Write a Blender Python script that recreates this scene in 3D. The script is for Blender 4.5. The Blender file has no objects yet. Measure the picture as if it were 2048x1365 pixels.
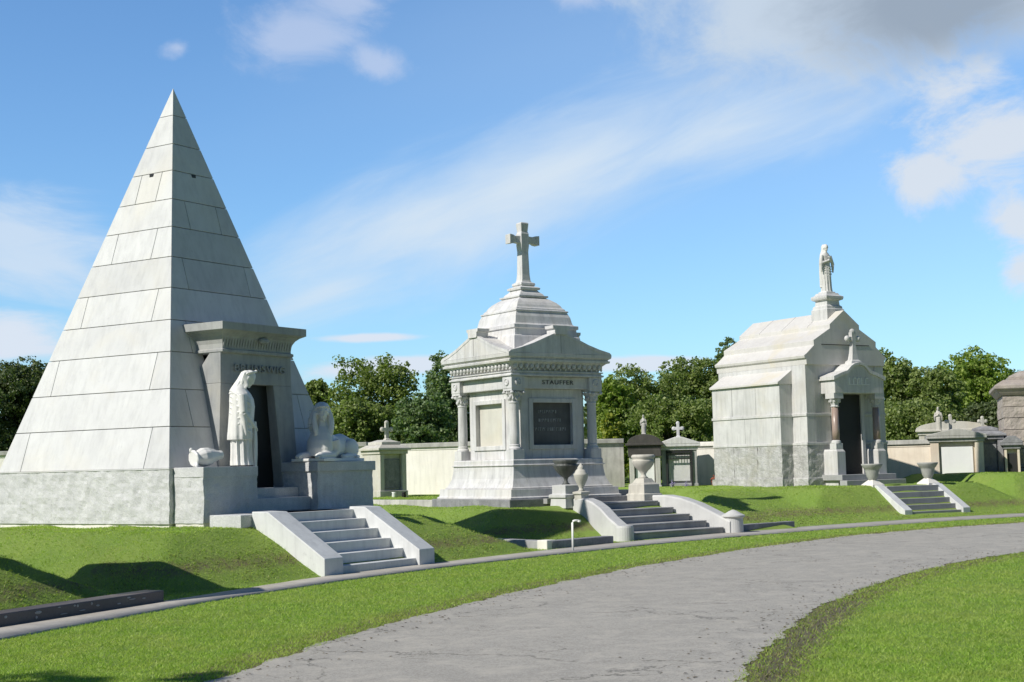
import bpy, bmesh, math, random
import numpy as np
from mathutils import Vector, noise as mn
random.seed(7); rng = np.random.default_rng(7)
R = math.radians
sc = bpy.context.scene
COL = sc.collection

# ------------------------------------------------------------------ helpers
class MB:
    def __init__(s): s.v = []; s.f = []
    def add(s, vs, fs):
        o = len(s.v); s.v += [tuple(p) for p in vs]; s.f += [tuple(i + o for i in f) for f in fs]; return s
    def box(s, x0, x1, y0, y1, z0, z1):
        return s.frus(x0, x1, y0, y1, z0, x0, x1, y0, y1, z1)
    def frus(s, x0, x1, y0, y1, z0, X0, X1, Y0, Y1, z1):
        return s.add([(x0,y0,z0),(x1,y0,z0),(x1,y1,z0),(x0,y1,z0),(X0,Y0,z1),(X1,Y0,z1),(X1,Y1,z1),(X0,Y1,z1)],
                     [(3,2,1,0),(4,5,6,7),(0,1,5,4),(1,2,6,5),(2,3,7,6),(3,0,4,7)])
    def sq(s, prof, cx=0, cy=0, sy=0.0):
        """stack of square rings: prof = [(half, z)...]; sy widens y half"""
        vs = []; fs = []
        for h, z in prof:
            vs += [(cx-h,cy-h-sy,z),(cx+h,cy-h-sy,z),(cx+h,cy+h+sy,z),(cx-h,cy+h+sy,z)]
        n = len(prof)
        for i in range(n-1):
            for k in range(4):
                a = i*4+k; b = i*4+(k+1)%4; fs.append((a,b,b+4,a+4))
        fs.append((3,2,1,0)); m=(n-1)*4; fs.append((m,m+1,m+2,m+3))
        return s.add(vs, fs)
    def prism(s, poly, axis, a, b):
        """poly: list of 2D points; axis 'x': (y,z) extruded a..b in x; 'y': (x,z); 'z': (x,y)"""
        def P(p, t):
            return (t,p[0],p[1]) if axis=='x' else ((p[0],t,p[1]) if axis=='y' else (p[0],p[1],t))
        n = len(poly)
        vs = [P(p,a) for p in poly]+[P(p,b) for p in poly]
        fs = [tuple(range(n))[::-1], tuple(range(n,2*n))]+[(i,(i+1)%n,(i+1)%n+n,i+n) for i in range(n)]
        return s.add(vs, fs)
    def lathe(s, prof, cx=0, cy=0, n=24, flute=0.0, nf=12):
        vs = []; fs = []; m = len(prof)
        for r, z in prof:
            for k in range(n):
                a = 2*math.pi*k/n
                rr = r*(1+flute*math.cos(nf*a)) if flute else r
                vs.append((cx+rr*math.cos(a), cy+rr*math.sin(a), z))
        for i in range(m-1):
            for k in range(n):
                fs.append((i*n+k, i*n+(k+1)%n, (i+1)*n+(k+1)%n, (i+1)*n+k))
        fs.append(tuple(range(n))[::-1]); fs.append(tuple(range((m-1)*n, m*n)))
        return s.add(vs, fs)
    def loft(s, rings):
        vs = []; fs = []; n = len(rings[0]); m = len(rings)
        for r in rings: vs += [tuple(p) for p in r]
        for i in range(m-1):
            for k in range(n):
                fs.append((i*n+k, i*n+(k+1)%n, (i+1)*n+(k+1)%n, (i+1)*n+k))
        fs.append(tuple(range(n))[::-1]); fs.append(tuple(range((m-1)*n, m*n)))
        return s.add(vs, fs)
    def tube(s, pts, rad, n=10):
        rings = []
        P = [Vector(p) for p in pts]
        for i, p in enumerate(P):
            d = (P[min(i+1,len(P)-1)]-P[max(i-1,0)]).normalized()
            a = Vector((0,0,1)) if abs(d.z) < .9 else Vector((1,0,0))
            x = d.cross(a).normalized(); y = d.cross(x).normalized()
            r = rad[i] if isinstance(rad,(list,tuple)) else rad
            rings.append([p + x*(r*math.cos(2*math.pi*k/n)) + y*(r*math.sin(2*math.pi*k/n)) for k in range(n)])
        return s.loft(rings)
    def ell(s, c, r, n=16, m=10, rot=None):
        rings = []
        for i in range(m+1):
            t = math.pi*(i+.02)/(m+.04)-math.pi/2
            ring = []
            for k in range(n):
                a = 2*math.pi*k/n
                p = Vector((r[0]*math.cos(t)*math.cos(a), r[1]*math.cos(t)*math.sin(a), r[2]*math.sin(t)))
                if rot: p.rotate(rot)
                ring.append(p+Vector(c))
            rings.append(ring)
        return s.loft(rings)
    def build(s, name, mat, parent=None, bevel=0, smooth=False, remesh=0, label=None, weld=False):
        me = bpy.data.meshes.new(name); me.from_pydata(s.v, [], s.f); me.update()
        bm = bmesh.new(); bm.from_mesh(me); bmesh.ops.recalc_face_normals(bm, faces=bm.faces); bm.to_mesh(me); bm.free()
        o = bpy.data.objects.new(name, me); COL.objects.link(o); me.materials.append(mat)
        if parent: o.parent = parent
        if remesh:
            m = o.modifiers.new('r','REMESH'); m.mode='VOXEL'; m.voxel_size=remesh; m.use_smooth_shade=True
            m = o.modifiers.new('s','SMOOTH'); m.iterations=1; m.factor=.5
        if bevel:
            m = o.modifiers.new('b','BEVEL'); m.width=bevel; m.segments=2; m.limit_method='ANGLE'; m.angle_limit=R(25)
        if smooth:
            for p in me.polygons: p.use_smooth=True
        if label: o['label']=label
        return o

def rot_h(h): return R(90-h)
def thing(name, label, cat, loc=(0,0,0), rz=0, group=None):
    o = bpy.data.objects.new(name, None); COL.objects.link(o); o.empty_display_size=.2
    o.location=loc; o.rotation_euler=(0,0,rz); tag(o,label,cat,group); return o
def tag(o, label=None, cat=None, group=None, kind=None):
    if label: o['label']=label
    if cat: o['category']=cat
    if group: o['group']=group
    if kind: o['kind']=kind
    return o
def text_part(name, txt, size, mat, parent, loc, rz=0, depth=.012, width=None, tilt=90):
    cu = bpy.data.curves.new('t','FONT'); cu.body=txt; cu.size=size; cu.extrude=depth; cu.align_x='CENTER'; cu.align_y='CENTER'; cu.space_character=1.15
    to = bpy.data.objects.new('t', cu); COL.objects.link(to)
    dg = bpy.context.evaluated_depsgraph_get(); me = bpy.data.meshes.new_from_object(to.evaluated_get(dg))
    bpy.data.objects.remove(to); me.materials.clear(); me.materials.append(mat); me.name=name
    o = bpy.data.objects.new(name, me); COL.objects.link(o); o.parent=parent; o.location=loc
    o.rotation_euler=(R(tilt),0,rz)
    xs=[v.co.x for v in me.vertices]
    if width: o.scale=(width/(max(xs)-min(xs)),1,1)
    return o

# ------------------------------------------------------------------ materials
def newmat(name):
    m = bpy.data.materials.new(name); m.use_nodes=True; nt=m.node_tree; nt.nodes.clear()
    out = nt.nodes.new('ShaderNodeOutputMaterial'); b = nt.nodes.new('ShaderNodeBsdfPrincipled')
    nt.links.new(b.outputs[0], out.inputs[0]); return m, nt, b
def N(nt, t, **k):
    n = nt.nodes.new(t)
    for a, v in k.items():
        if a.startswith('i_'): n.inputs[int(a[2:]) if a[2:].isdigit() else a[2:]].default_value = v
        else: setattr(n, a, v)
    return n
def ramp(nt, src, stops):
    r = N(nt,'ShaderNodeValToRGB'); e = r.color_ramp.elements
    while len(e) > 1: e.remove(e[0])
    e[0].position=stops[0][0]; c=stops[0][1]; e[0].color=(c,c,c,1) if not isinstance(c,tuple) else c+(1,)
    for p,c in stops[1:]:
        x=e.new(p); x.color=(c,c,c,1) if not isinstance(c,tuple) else c+(1,)
    nt.links.new(src, r.inputs[0]); return r.outputs[0]
def mix(nt, f, a, b, mode='MIX'):
    m = N(nt,'ShaderNodeMix', data_type='RGBA', blend_type=mode)
    for s,v in ((0,f),(6,a),(7,b)):
        if isinstance(v,(int,float)): m.inputs[s].default_value = v
        elif isinstance(v,tuple): m.inputs[s].default_value = v+(1,)
        else: nt.links.new(v, m.inputs[s])
    return m.outputs[2]
def nz(nt, vec, scale, detail=6, rough=.6, dist=0):
    n = N(nt,'ShaderNodeTexNoise'); n.inputs['Scale'].default_value=scale; n.inputs['Detail'].default_value=detail
    n.inputs['Roughness'].default_value=rough; n.inputs['Distortion'].default_value=dist
    nt.links.new(vec, n.inputs['Vector']); return n.outputs['Fac']
def mapping(nt, vec, sc_):
    m = N(nt,'ShaderNodeMapping'); m.inputs['Scale'].default_value=sc_; nt.links.new(vec,m.inputs['Vector']); return m.outputs[0]
def stone(name, base, dark, tint=None, streak=.5, speck=0.0, bump=.15, rough=.75, sc1=1.3, tintamt=.5, grime=.5, island=0):
    m, nt, b = newmat(name)
    tc = N(nt,'ShaderNodeTexCoord').outputs['Object']
    c = mix(nt, ramp(nt, nz(nt,tc,sc1,8,.62,.4), [(.32,0),(.72,1)]), dark, base)
    st = ramp(nt, nz(nt, mapping(nt,tc,(5,5,.55)), 1.6, 6, .65), [(.46,0),(.78,1)])
    if streak: 
        sm = N(nt,'ShaderNodeMath',operation='MULTIPLY'); nt.links.new(st,sm.inputs[0]); sm.inputs[1].default_value=streak
        c = mix(nt, sm.outputs[0], c, tuple(x*.45 for x in dark))
    if tint:
        tf = ramp(nt, nz(nt,tc,.9,5,.55,.8), [(.5,0),(.75,tintamt)])
        c = mix(nt, tf, c, tint)
    if grime:
        g = ramp(nt, nz(nt,tc,7,8,.75), [(.58,0),(.8,grime)])
        c = mix(nt, g, c, tuple(x*.4 for x in dark))
    if speck:
        g = ramp(nt, nz(nt,tc,60,3,.7), [(.45,0),(.65,speck)])
        c = mix(nt, g, c, tuple(x*.35 for x in dark))
    if island:
        ge=N(nt,'ShaderNodeNewGeometry'); c=mix(nt,1.0,c,ramp(nt,ge.outputs['Random Per Island'],[(0,1-island),(.5,1.0),(1,1+island*.35)]),'MULTIPLY')
    nt.links.new(c, b.inputs['Base Color']); b.inputs['Roughness'].default_value=rough
    bp = N(nt,'ShaderNodeBump'); bp.inputs['Strength'].default_value=bump; bp.inputs['Distance'].default_value=.03
    nt.links.new(nz(nt,tc,22,8,.7), bp.inputs['Height']); nt.links.new(bp.outputs[0], b.inputs['Normal'])
    return m
M = {}
M['marbleP'] = stone('pyramid marble', (.64,.64,.63), (.55,.55,.548), tint=(.62,.59,.52), streak=.3, grime=.3, bump=.1, island=.09)
M['jointP'] = stone('joint', (.36,.35,.33), (.24,.24,.22), streak=0, grime=0)
M['rockP'] = stone('rough granite', (.67,.67,.66), (.54,.545,.54), streak=.2, speck=.3, bump=.5, sc1=3, grime=.35)
M['portal'] = stone('portal stone', (.42,.42,.4), (.27,.28,.28), tint=(.45,.42,.34), streak=.5, grime=.3)
M['stairP'] = stone('stair marble', (.68,.69,.68), (.56,.57,.56), streak=.35, grime=.45, bump=.06, rough=.6)
M['statue'] = stone('statue marble', (.78,.78,.75), (.7,.69,.65), streak=.08, grime=.1, bump=.06, rough=.55)
M['statueO'] = stone('weathered statue', (.74,.73,.7), (.56,.55,.52), tint=(.42,.4,.34), streak=.45, grime=.6)
M['marbleM'] = stone('ornate marble', (.69,.68,.67), (.52,.515,.51), tint=(.6,.55,.44), streak=.6, grime=.6, tintamt=.4)
M['panel'] = stone('panel stone', (.15,.15,.15), (.08,.08,.08), streak=.4, grime=.3)
M['panelL'] = stone('light panel', (.62,.6,.53), (.52,.5,.44), streak=.2, grime=.3, tint=(.62,.56,.42))
M['marbleT'] = stone('maus stone', (.64,.63,.61), (.5,.495,.48), tint=(.55,.5,.38), streak=.5, grime=.5, tintamt=.35)
M['roofT'] = stone('roof stone', (.62,.6,.565), (.54,.52,.49), tint=(.58,.52,.38), streak=.2, grime=.45, tintamt=.7)
M['rockT'] = stone('rough base stone', (.6,.595,.575), (.38,.375,.36), tint=(.4,.38,.28), streak=.5, speck=.35, bump=.8, sc1=3, grime=.6)
M['pink'] = stone('pink granite', (.4,.3,.25), (.3,.22,.18), streak=0, speck=.3, bump=.03, rough=.35, grime=0)
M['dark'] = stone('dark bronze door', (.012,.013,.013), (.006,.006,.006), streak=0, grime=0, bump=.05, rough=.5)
M['stepM'] = stone('grey step stone', (.42,.42,.41), (.28,.28,.28), streak=.3, grime=.45)
M['cheekM'] = stone('pale cheek stone', (.6,.6,.58), (.48,.48,.47), streak=.2, grime=.35)
M['kerb'] = stone('kerb stone', (.42,.42,.41), (.26,.26,.26), streak=.3, grime=.6)
M['kerbD'] = stone('dark granite', (.11,.09,.09), (.055,.045,.048), tint=(.2,.12,.1), streak=0, speck=.3, grime=.4, rough=.5)
M['conc'] = stone('weathered concrete', (.6,.58,.54), (.38,.37,.34), streak=.7, grime=.6)
M['cream'] = stone('cream render wall', (.84,.81,.75), (.7,.67,.6), tint=(.8,.7,.6), streak=.3, grime=.5, sc1=.8)
M['tan'] = stone('tan render', (.74,.66,.54), (.62,.53,.42), tint=(.68,.54,.42), streak=.25, grime=.4)
M['cope'] = stone('coping', (.5,.49,.45), (.3,.3,.27), streak=.6, grime=.7)
M['black'] = stone('blackened stone', (.09,.08,.075), (.035,.033,.03), streak=.4, grime=.3)
M['greytomb'] = stone('grey granite', (.36,.36,.37), (.2,.2,.21), streak=.4, speck=.4, grime=.6, bump=.6, sc1=4)
M['rust'] = stone('rusticated sandstone', (.46,.41,.35), (.32,.28,.25), tint=(.38,.3,.24), streak=.3, grime=.5, bump=.7, sc1=3)
M['lead'] = stone('dark urn', (.13,.14,.13), (.06,.065,.06), streak=.6, grime=.3, rough=.5)
M['urn'] = stone('pale urn stone', (.6,.58,.52), (.46,.44,.38), tint=(.5,.44,.3), streak=.4, grime=.5)
M['pot'] = stone('cement pot', (.46,.46,.43), (.3,.3,.28), streak=.5, grime=.4)
M['white'] = stone('white paint', (.8,.8,.78), (.74,.74,.72), streak=.1, grime=.1, bump=.02)
M['iron'] = stone('black iron', (.02,.02,.022), (.012,.012,.012), streak=0, grime=0)
M['terra'] = stone('terracotta', (.3,.1,.06), (.18,.06,.04), streak=0)
M['path'] = stone('pavement concrete', (.46,.435,.39), (.34,.32,.29), tint=(.3,.27,.2), streak=0, grime=.4, sc1=2)
M['soil'] = stone('soil', (.12,.09,.06), (.07,.05,.035), streak=0, grime=.3, bump=.8, sc1=6)
M['bark'] = stone('bark', (.1,.08,.06), (.05,.04,.03), streak=.5, bump=.8)

def leaf_mat(name, a, b_, c, trans=.25, patch=None):
    m, nt, b = newmat(name)
    g = N(nt,'ShaderNodeNewGeometry')
    col = ramp(nt, g.outputs['Random Per Island'], [(0,a),(.5,b_),(1,c)])
    if patch:
        tc=N(nt,'ShaderNodeTexCoord').outputs['Object']
        col=mix(nt, ramp(nt,nz(nt,tc,.8,7,.7,1.0),[(.42,0),(.68,.75)]), col, patch)
        col=mix(nt, ramp(nt,nz(nt,tc,3.2,6,.75,.4),[(.45,0),(.7,.6)]), col, tuple(x*.5 for x in b_))
    nt.links.new(col, b.inputs['Base Color']); b.inputs['Roughness'].default_value=.55
    tr = N(nt,'ShaderNodeBsdfTranslucent'); nt.links.new(mix(nt,1.0,col,(1.3,1.5,.6),'MULTIPLY'), tr.inputs[0])
    ms = N(nt,'ShaderNodeMixShader'); ms.inputs[0].default_value=trans
    nt.links.new(b.outputs[0],ms.inputs[1]); nt.links.new(tr.outputs[0],ms.inputs[2])
    nt.links.new(ms.outputs[0], [n for n in nt.nodes if n.type=='OUTPUT_MATERIAL'][0].inputs[0])
    return m
M['leafOak'] = leaf_mat('oak leaves', (.11,.155,.045),(.2,.26,.075),(.33,.38,.13), .42)
M['leafOlive'] = leaf_mat('olive leaves', (.1,.145,.035),(.18,.235,.055),(.3,.36,.1), .38)
M['leafDark'] = leaf_mat('dark leaves', (.05,.075,.03),(.09,.125,.045),(.17,.21,.08), .35)
M['leafBlue'] = leaf_mat('blue green leaves', (.085,.14,.065),(.16,.23,.1),(.27,.35,.15), .42)
M['leafBright'] = leaf_mat('bright leaves', (.12,.19,.03),(.22,.31,.05),(.34,.41,.09), .4)
M['leafYellow'] = leaf_mat('yellow leaves', (.16,.2,.02),(.25,.29,.03),(.35,.36,.05), .35)
M['blade'] = leaf_mat('grass blades', (.18,.32,.033),(.31,.47,.055),(.5,.6,.15), .42, (.46,.5,.13))
M['bladeDry'] = leaf_mat('weeds', (.07,.085,.02),(.17,.17,.05),(.32,.28,.13), .25)

def grass_ground():
    m, nt, b = newmat('lawn')
    tc = N(nt,'ShaderNodeTexCoord').outputs['Object']
    n1 = ramp(nt, nz(nt,tc,.45,5,.6,.5), [(.3,0),(.7,1)])
    n2 = ramp(nt, nz(nt,tc,9,8,.75), [(.35,0),(.65,1)])
    n3 = ramp(nt, nz(nt,tc,45,6,.8), [(.38,0),(.62,1)])
    c = mix(nt, n1, (.22,.37,.035), (.32,.43,.06))
    c = mix(nt, n2, c, (.17,.3,.03))
    c = mix(nt, n3, c, (.34,.45,.1))
    big = ramp(nt, nz(nt,tc,.7,8,.75,1.4), [(.52,0),(.72,.35)])
    c = mix(nt, big, c, (.3,.28,.09))
    mow = ramp(nt, nz(nt, mapping(nt,tc,(.5,.5,.5)), 1.1, 4, .6, .2), [(.4,0),(.6,.4)])
    c = mix(nt, mow, c, (.16,.31,.03))
    at = N(nt,'ShaderNodeAttribute'); at.attribute_name='dry'
    ad = N(nt,'ShaderNodeMath',operation='MULTIPLY_ADD'); nt.links.new(at.outputs['Fac'],ad.inputs[0])
    nt.links.new(nz(nt,tc,5,7,.8),ad.inputs[1]); ad.inputs[2].default_value=0
    dry = ramp(nt, ad.outputs[0], [(.3,0),(.55,1)])
    c = mix(nt, dry, c, (.21,.18,.085))
    at = N(nt,'ShaderNodeAttribute'); at.attribute_name='soil'
    ad = N(nt,'ShaderNodeMath',operation='MULTIPLY'); nt.links.new(at.outputs['Fac'],ad.inputs[0]); nt.links.new(nz(nt,tc,4,7,.8),ad.inputs[1])
    c = mix(nt, ramp(nt,ad.outputs[0],[(.2,0),(.38,.9)]), c, (.19,.165,.1))
    nt.links.new(c,b.inputs['Base Color']); b.inputs['Roughness'].default_value=.9
    bp = N(nt,'ShaderNodeBump'); bp.inputs['Strength'].default_value=.9; bp.inputs['Distance'].default_value=.05
    hh = N(nt,'ShaderNodeMath',operation='ADD'); nt.links.new(nz(nt,tc,14,8,.85),hh.inputs[0]); nt.links.new(nz(nt,tc,55,4,.8),hh.inputs[1])
    nt.links.new(hh.outputs[0],bp.inputs['Height']); nt.links.new(bp.outputs[0],b.inputs['Normal'])
    return m
M['lawn'] = grass_ground()
def asphalt():
    m, nt, b = newmat('old asphalt')
    tc = N(nt,'ShaderNodeTexCoord').outputs['Object']
    c = mix(nt, ramp(nt,nz(nt,tc,.5,6,.6,.5),[(.3,0),(.7,1)]), (.355,.335,.29), (.44,.415,.36))
    c = mix(nt, ramp(nt,nz(nt,tc,28,6,.85),[(.38,0),(.6,.9)]), c, (.25,.235,.205))
    c = mix(nt, ramp(nt,nz(nt,tc,2.6,8,.75,.8),[(.46,0),(.66,.7)]), c, (.48,.445,.375))
    c = mix(nt, ramp(nt,nz(nt,tc,9,7,.8),[(.6,0),(.72,.6)]), c, (.19,.185,.165))
    c = mix(nt, ramp(nt,nz(nt,tc,60,5,.85),[(.5,0),(.66,.8)]), c, (.55,.52,.46))
    # cracks: warped voronoi edges, broken up by noise
    wn = N(nt,'ShaderNodeTexNoise'); wn.inputs['Scale'].default_value=1.1; wn.inputs['Detail'].default_value=8; wn.inputs['Roughness'].default_value=.65; nt.links.new(tc,wn.inputs['Vector'])
    va = N(nt,'ShaderNodeVectorMath',operation='MULTIPLY_ADD'); nt.links.new(wn.outputs['Color'],va.inputs[0]); va.inputs[1].default_value=(1.6,1.6,0); nt.links.new(tc,va.inputs[2])
    for scl,w,lo in ((.28,.005,.42),(.75,.008,.5),(1.9,.014,.54)):
        vo = N(nt,'ShaderNodeTexVoronoi',feature='DISTANCE_TO_EDGE'); vo.inputs['Scale'].default_value=scl; nt.links.new(va.outputs[0],vo.inputs['Vector'])
        k = ramp(nt, vo.outputs['Distance'], [(0,1),(w,.0)])
        msk = ramp(nt, nz(nt,tc,.7,6,.7), [(lo,0),(lo+.08,1)])
        mm = N(nt,'ShaderNodeMath',operation='MULTIPLY'); nt.links.new(k,mm.inputs[0]); nt.links.new(msk,mm.inputs[1])
        c = mix(nt, mm.outputs[0], c, (.12,.115,.095))
    nt.links.new(c,b.inputs['Base Color']); b.inputs['Roughness'].default_value=.85
    bp = N(nt,'ShaderNodeBump'); bp.inputs['Strength'].default_value=.4; bp.inputs['Distance'].default_value=.02
    nt.links.new(nz(nt,tc,70,6,.8),bp.inputs['Height']); nt.links.new(bp.outputs[0],b.inputs['Normal'])
    return m
M['road'] = asphalt()

# ------------------------------------------------------------------ frames
def frame(x, y, h):
    h = R(h); u = np.array([math.sin(h),math.cos(h)]); v = np.array([-math.cos(h),math.sin(h)])
    return np.array([x,y]), u, v
PF = frame(-5.955,24.644,32.9); MF = frame(.327,36.322,55.7); TF = frame(8.915,43.465,59.3); SF = frame(3.6,32.9,50); LF = frame(-4.69,19.3,24.4)
def loc(F, X, Y):
    o,u,v = F; dx=X-o[0]; dy=Y-o[1]; return dx*u[0]+dy*u[1], dx*v[0]+dy*v[1]
def wpt(F, a, b): 
    o,u,v=F; p=o+u*a+v*b; return float(p[0]), float(p[1])
far_edge = np.array([(-12,2),(-9.6,7),(-7.7,12),(-6.05,16.2),(-4.72,19.25),(-3.3,22.75),(-1.65,25.55),(.4,28.7),(2.25,31.2),(4.8,34.2),(7.2,36.6),(9.4,38.5),(11.6,40.2),(14.6,42.1),(20,45),(28,48.5),(45,54)])
near_edge = np.array([(-11.4,1.5),(-8.6,6.7),(-6.75,11.6),(-5.2,16),(-4.1,19.2),(-2.75,22.2),(-1.05,25.1),(.9,27.8),(3.0,30.5),(5.4,33.1),(8.3,35.8),(11.6,38.5),(15,40.7),(20.6,43.6),(28.6,47),(45.5,52.4)])
rd_far = np.array([(-8.5,1),(-4.4,6),(-3.3,9),(-2.55,11.9),(-1.75,15.03),(-1.1,16.9),(-.23,19.17),(.86,21.56),(2.25,24.4),(4.58,28.24),(7.48,32.2),(10.6,35.1),(13.0,36.7),(20,40.3),(30,44),(46,47.5)])
rd_near = np.array([(-3.8,-1),(-.6,5),(.9,8.7),(1.7,11.24),(2.0,12.4),(2.57,14.2),(3.5,16.77),(4.48,18.9),(5.8,21.3),(6.95,23.1),(8.02,24.4),(9.02,25.6),(12.5,29),(18,32.5),(28,37),(46,41)])
def smooth_line(P, n=400):
    d = np.r_[0, np.cumsum(np.hypot(*np.diff(P,axis=0).T))]; t = np.linspace(0,d[-1],n)
    L = np.c_[np.interp(t,d,P[:,0]), np.interp(t,d,P[:,1])]
    for _ in range(6*n//400*4): L[1:-1] = (L[:-2]+2*L[1:-1]+L[2:])/4
    return L
FE, NE, RF, RN = [smooth_line(p) for p in (far_edge,near_edge,rd_far,rd_near)]
def ss(a, b, x): t = np.clip((x-a)/(b-a),0,1); return t*t*(3-2*t)
def sdist(L, X, Y):
    """signed distance to polyline: >0 on its left (away from camera side)"""
    sh = np.shape(X); X=np.ravel(X); Y=np.ravel(Y); best=np.full(X.shape,1e9); sg=np.zeros(X.shape)
    Ls = L[::4] if len(L)>150 else L
    for i in range(len(Ls)-1):
        a=Ls[i]; d=Ls[i+1]-a; l2=d@d; t=np.clip(((X-a[0])*d[0]+(Y-a[1])*d[1])/l2,0,1)
        px=X-a[0]-t*d[0]; py=Y-a[1]-t*d[1]; q=px*px+py*py; m=q<best
        best=np.where(m,q,best); sg=np.where(m,d[0]*py-d[1]*px,sg)
    return (np.sqrt(best)*np.sign(sg)).reshape(sh)
def plat(u, v, u0, u1, v0, H, wf, wl, wr):
    l=(u-(u0-wl))/wl; r=((u1+wr)-u)/wr; f=(v-(v0-wf))/wf
    t=np.minimum(np.minimum(l,r),f); t=np.clip(t,0,1.25)
    t=np.where(t<1, t*1.04-.04*t**6, 1.0); return H*np.clip(t,0,1)
def hgt(X, Y):
    X=np.asarray(X,float); Y=np.asarray(Y,float)
    s = sdist(FE,X,Y)
    h = np.where(X>3, .36*ss(.1,1.9,s)*ss(3,5,X), 0)
    h = np.maximum(h, .8*ss(5.5,9.5,s))
    h = np.maximum(h, .86*np.clip(s/4.4,0,1)**1.1*ss(4.7,5.6,X))
    u,v=loc(PF,X,Y); h=np.maximum(h, plat(u,v,-1.5,5.2,-1.62,.79,1.5,1.7,1.7))
    u,v=loc(MF,X,Y); h=np.maximum(h, plat(u,v,-2.5,3.7,-2.35,.74,1.75,1.8,1.8))
    u,v=loc(TF,X,Y); h=np.maximum(h, plat(u,v,-1.6,4.7,-2.35,.92,1.15,1.6,1.7))
    u,v=loc(LF,X,Y); h=np.maximum(h, plat(u,v,-14,-1.7,1.3,.74,.95,1,1.45)*(v>-.5))
    u,v=loc(frame(15.2,44.2,68),X,Y); h=np.maximum(h, plat(u,v,1.0,30,.8,1.15,1.9,1.7,1))
    w = np.sin(X*2.1+Y*1.3)*np.cos(Y*1.7-X*.8)*.018+np.sin(X*5.3)*np.cos(Y*4.7)*.008
    w2 = (np.sin(X*1.17+Y*2.3+1)*np.sin(Y*1.9-X*1.6)+.6*np.sin(X*3.7-Y*2.9)*np.sin(Y*4.3+X*1.2+2))*.022
    return h + (w+w2)*ss(.02,.4,h)

# ------------------------------------------------------------------ ground, road, path
def make_ground():
    xs = np.r_[-3000,-1200,-500,-220,-110,-60,-40,-30,-24,np.arange(-20,24,.14),26,30,36,45,65,110,220,500,1200,3000]
    ys = np.r_[-3000,-1000,-300,-80,-20,-5,2,5,7,np.arange(9,54,.14),56,60,66,75,90,120,180,300,600,1200,3000]
    X,Y = np.meshgrid(xs,ys); Z = hgt(X,Y)
    s = sdist(RF,X,Y); s2 = sdist(RN,X,Y)
    d1 = np.minimum(np.abs(s),np.abs(s2)); dry = np.exp(-(d1/.45)**2)*1.1 + .55*np.exp(-(d1/1.3)**2)
    e = hgt(X,Y); sf=sdist(FE,X,Y)
    dry = np.maximum(dry, .95*np.exp(-((e-.3)/.17)**2)*(sf<2.6)*(sf>.1))
    k = (np.abs(s2)<1.0)*(Y<19)*(Y>9); dry = np.maximum(dry, k*1.2*np.exp(-(s2/.5)**2))
    soil = .9*np.exp(-((s2+.22)/.3)**2)*(s2<.3)*ss(19.5,16,Y)*(Y>8)
    n,m = X.shape
    V = np.c_[X.ravel(),Y.ravel(),Z.ravel()]
    i = np.arange(n*m).reshape(n,m)
    F = np.stack([i[:-1,:-1],i[:-1,1:],i[1:,1:],i[1:,:-1]],-1).reshape(-1,4)
    o = np_mesh('ground', V, F, M['lawn']); 
    at = o.data.attributes.new('dry','FLOAT','POINT'); at.data.foreach_set('value', dry.ravel().astype(np.float32))
    at = o.data.attributes.new('soil','FLOAT','POINT'); at.data.foreach_set('value', soil.ravel().astype(np.float32))
    o.data.polygons.foreach_set('use_smooth', np.ones(len(F),bool))
    tag(o,kind='structure')
def np_mesh(name, V, F, mat, parent=None):
    me = bpy.data.meshes.new(name); k=F.shape[1]
    me.vertices.add(len(V)); me.vertices.foreach_set('co', V.astype(np.float32).ravel())
    me.loops.add(F.size); me.loops.foreach_set('vertex_index', F.astype(np.int32).ravel())
    me.polygons.add(len(F)); me.polygons.foreach_set('loop_start', np.arange(0,F.size,k,dtype=np.int32))
    me.update(calc_edges=True); me.materials.append(mat)
    o = bpy.data.objects.new(name, me); COL.objects.link(o)
    if parent: o.parent=parent
    return o
def strip(name, A, B, z, mat, jit=0, thick=0, n=1200):
    A=smooth_line(A,n); B=smooth_line(B,n)
    def jt(L,sd):
        d=np.gradient(L,axis=0); nrm=np.c_[-d[:,1],d[:,0]]/np.hypot(d[:,0],d[:,1])[:,None]
        a=np.array([mn.noise(Vector((p[0]*2.1,p[1]*2.1,sd)))*.6+mn.noise(Vector((p[0]*7,p[1]*7,sd)))*.4 for p in L])
        return L+nrm*(a*jit)[:,None]
    A=jt(A,1.3); B=jt(B,5.1)
    V=np.r_[np.c_[A,np.full(n,z)],np.c_[B,np.full(n,z)]]; i=np.arange(n-1)
    F=np.c_[i,i+n,i+n+1,i+1]
    if thick:
        V=np.r_[V, np.c_[A,np.full(n,z-thick)], np.c_[B,np.full(n,z-thick)]]
        F=np.r_[F, np.c_[i+2*n,i,i+1,i+1+2*n], np.c_[i+n,i+3*n,i+3*n+1,i+n+1]]
    return np_mesh(name,V,F,mat)
make_ground()
tag(strip('road', rd_far, rd_near, .006, M['road'], jit=.16), kind='structure')
tag(strip('path', far_edge, near_edge, .022, M['path'], jit=.03, thick=.03), kind='structure')

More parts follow.
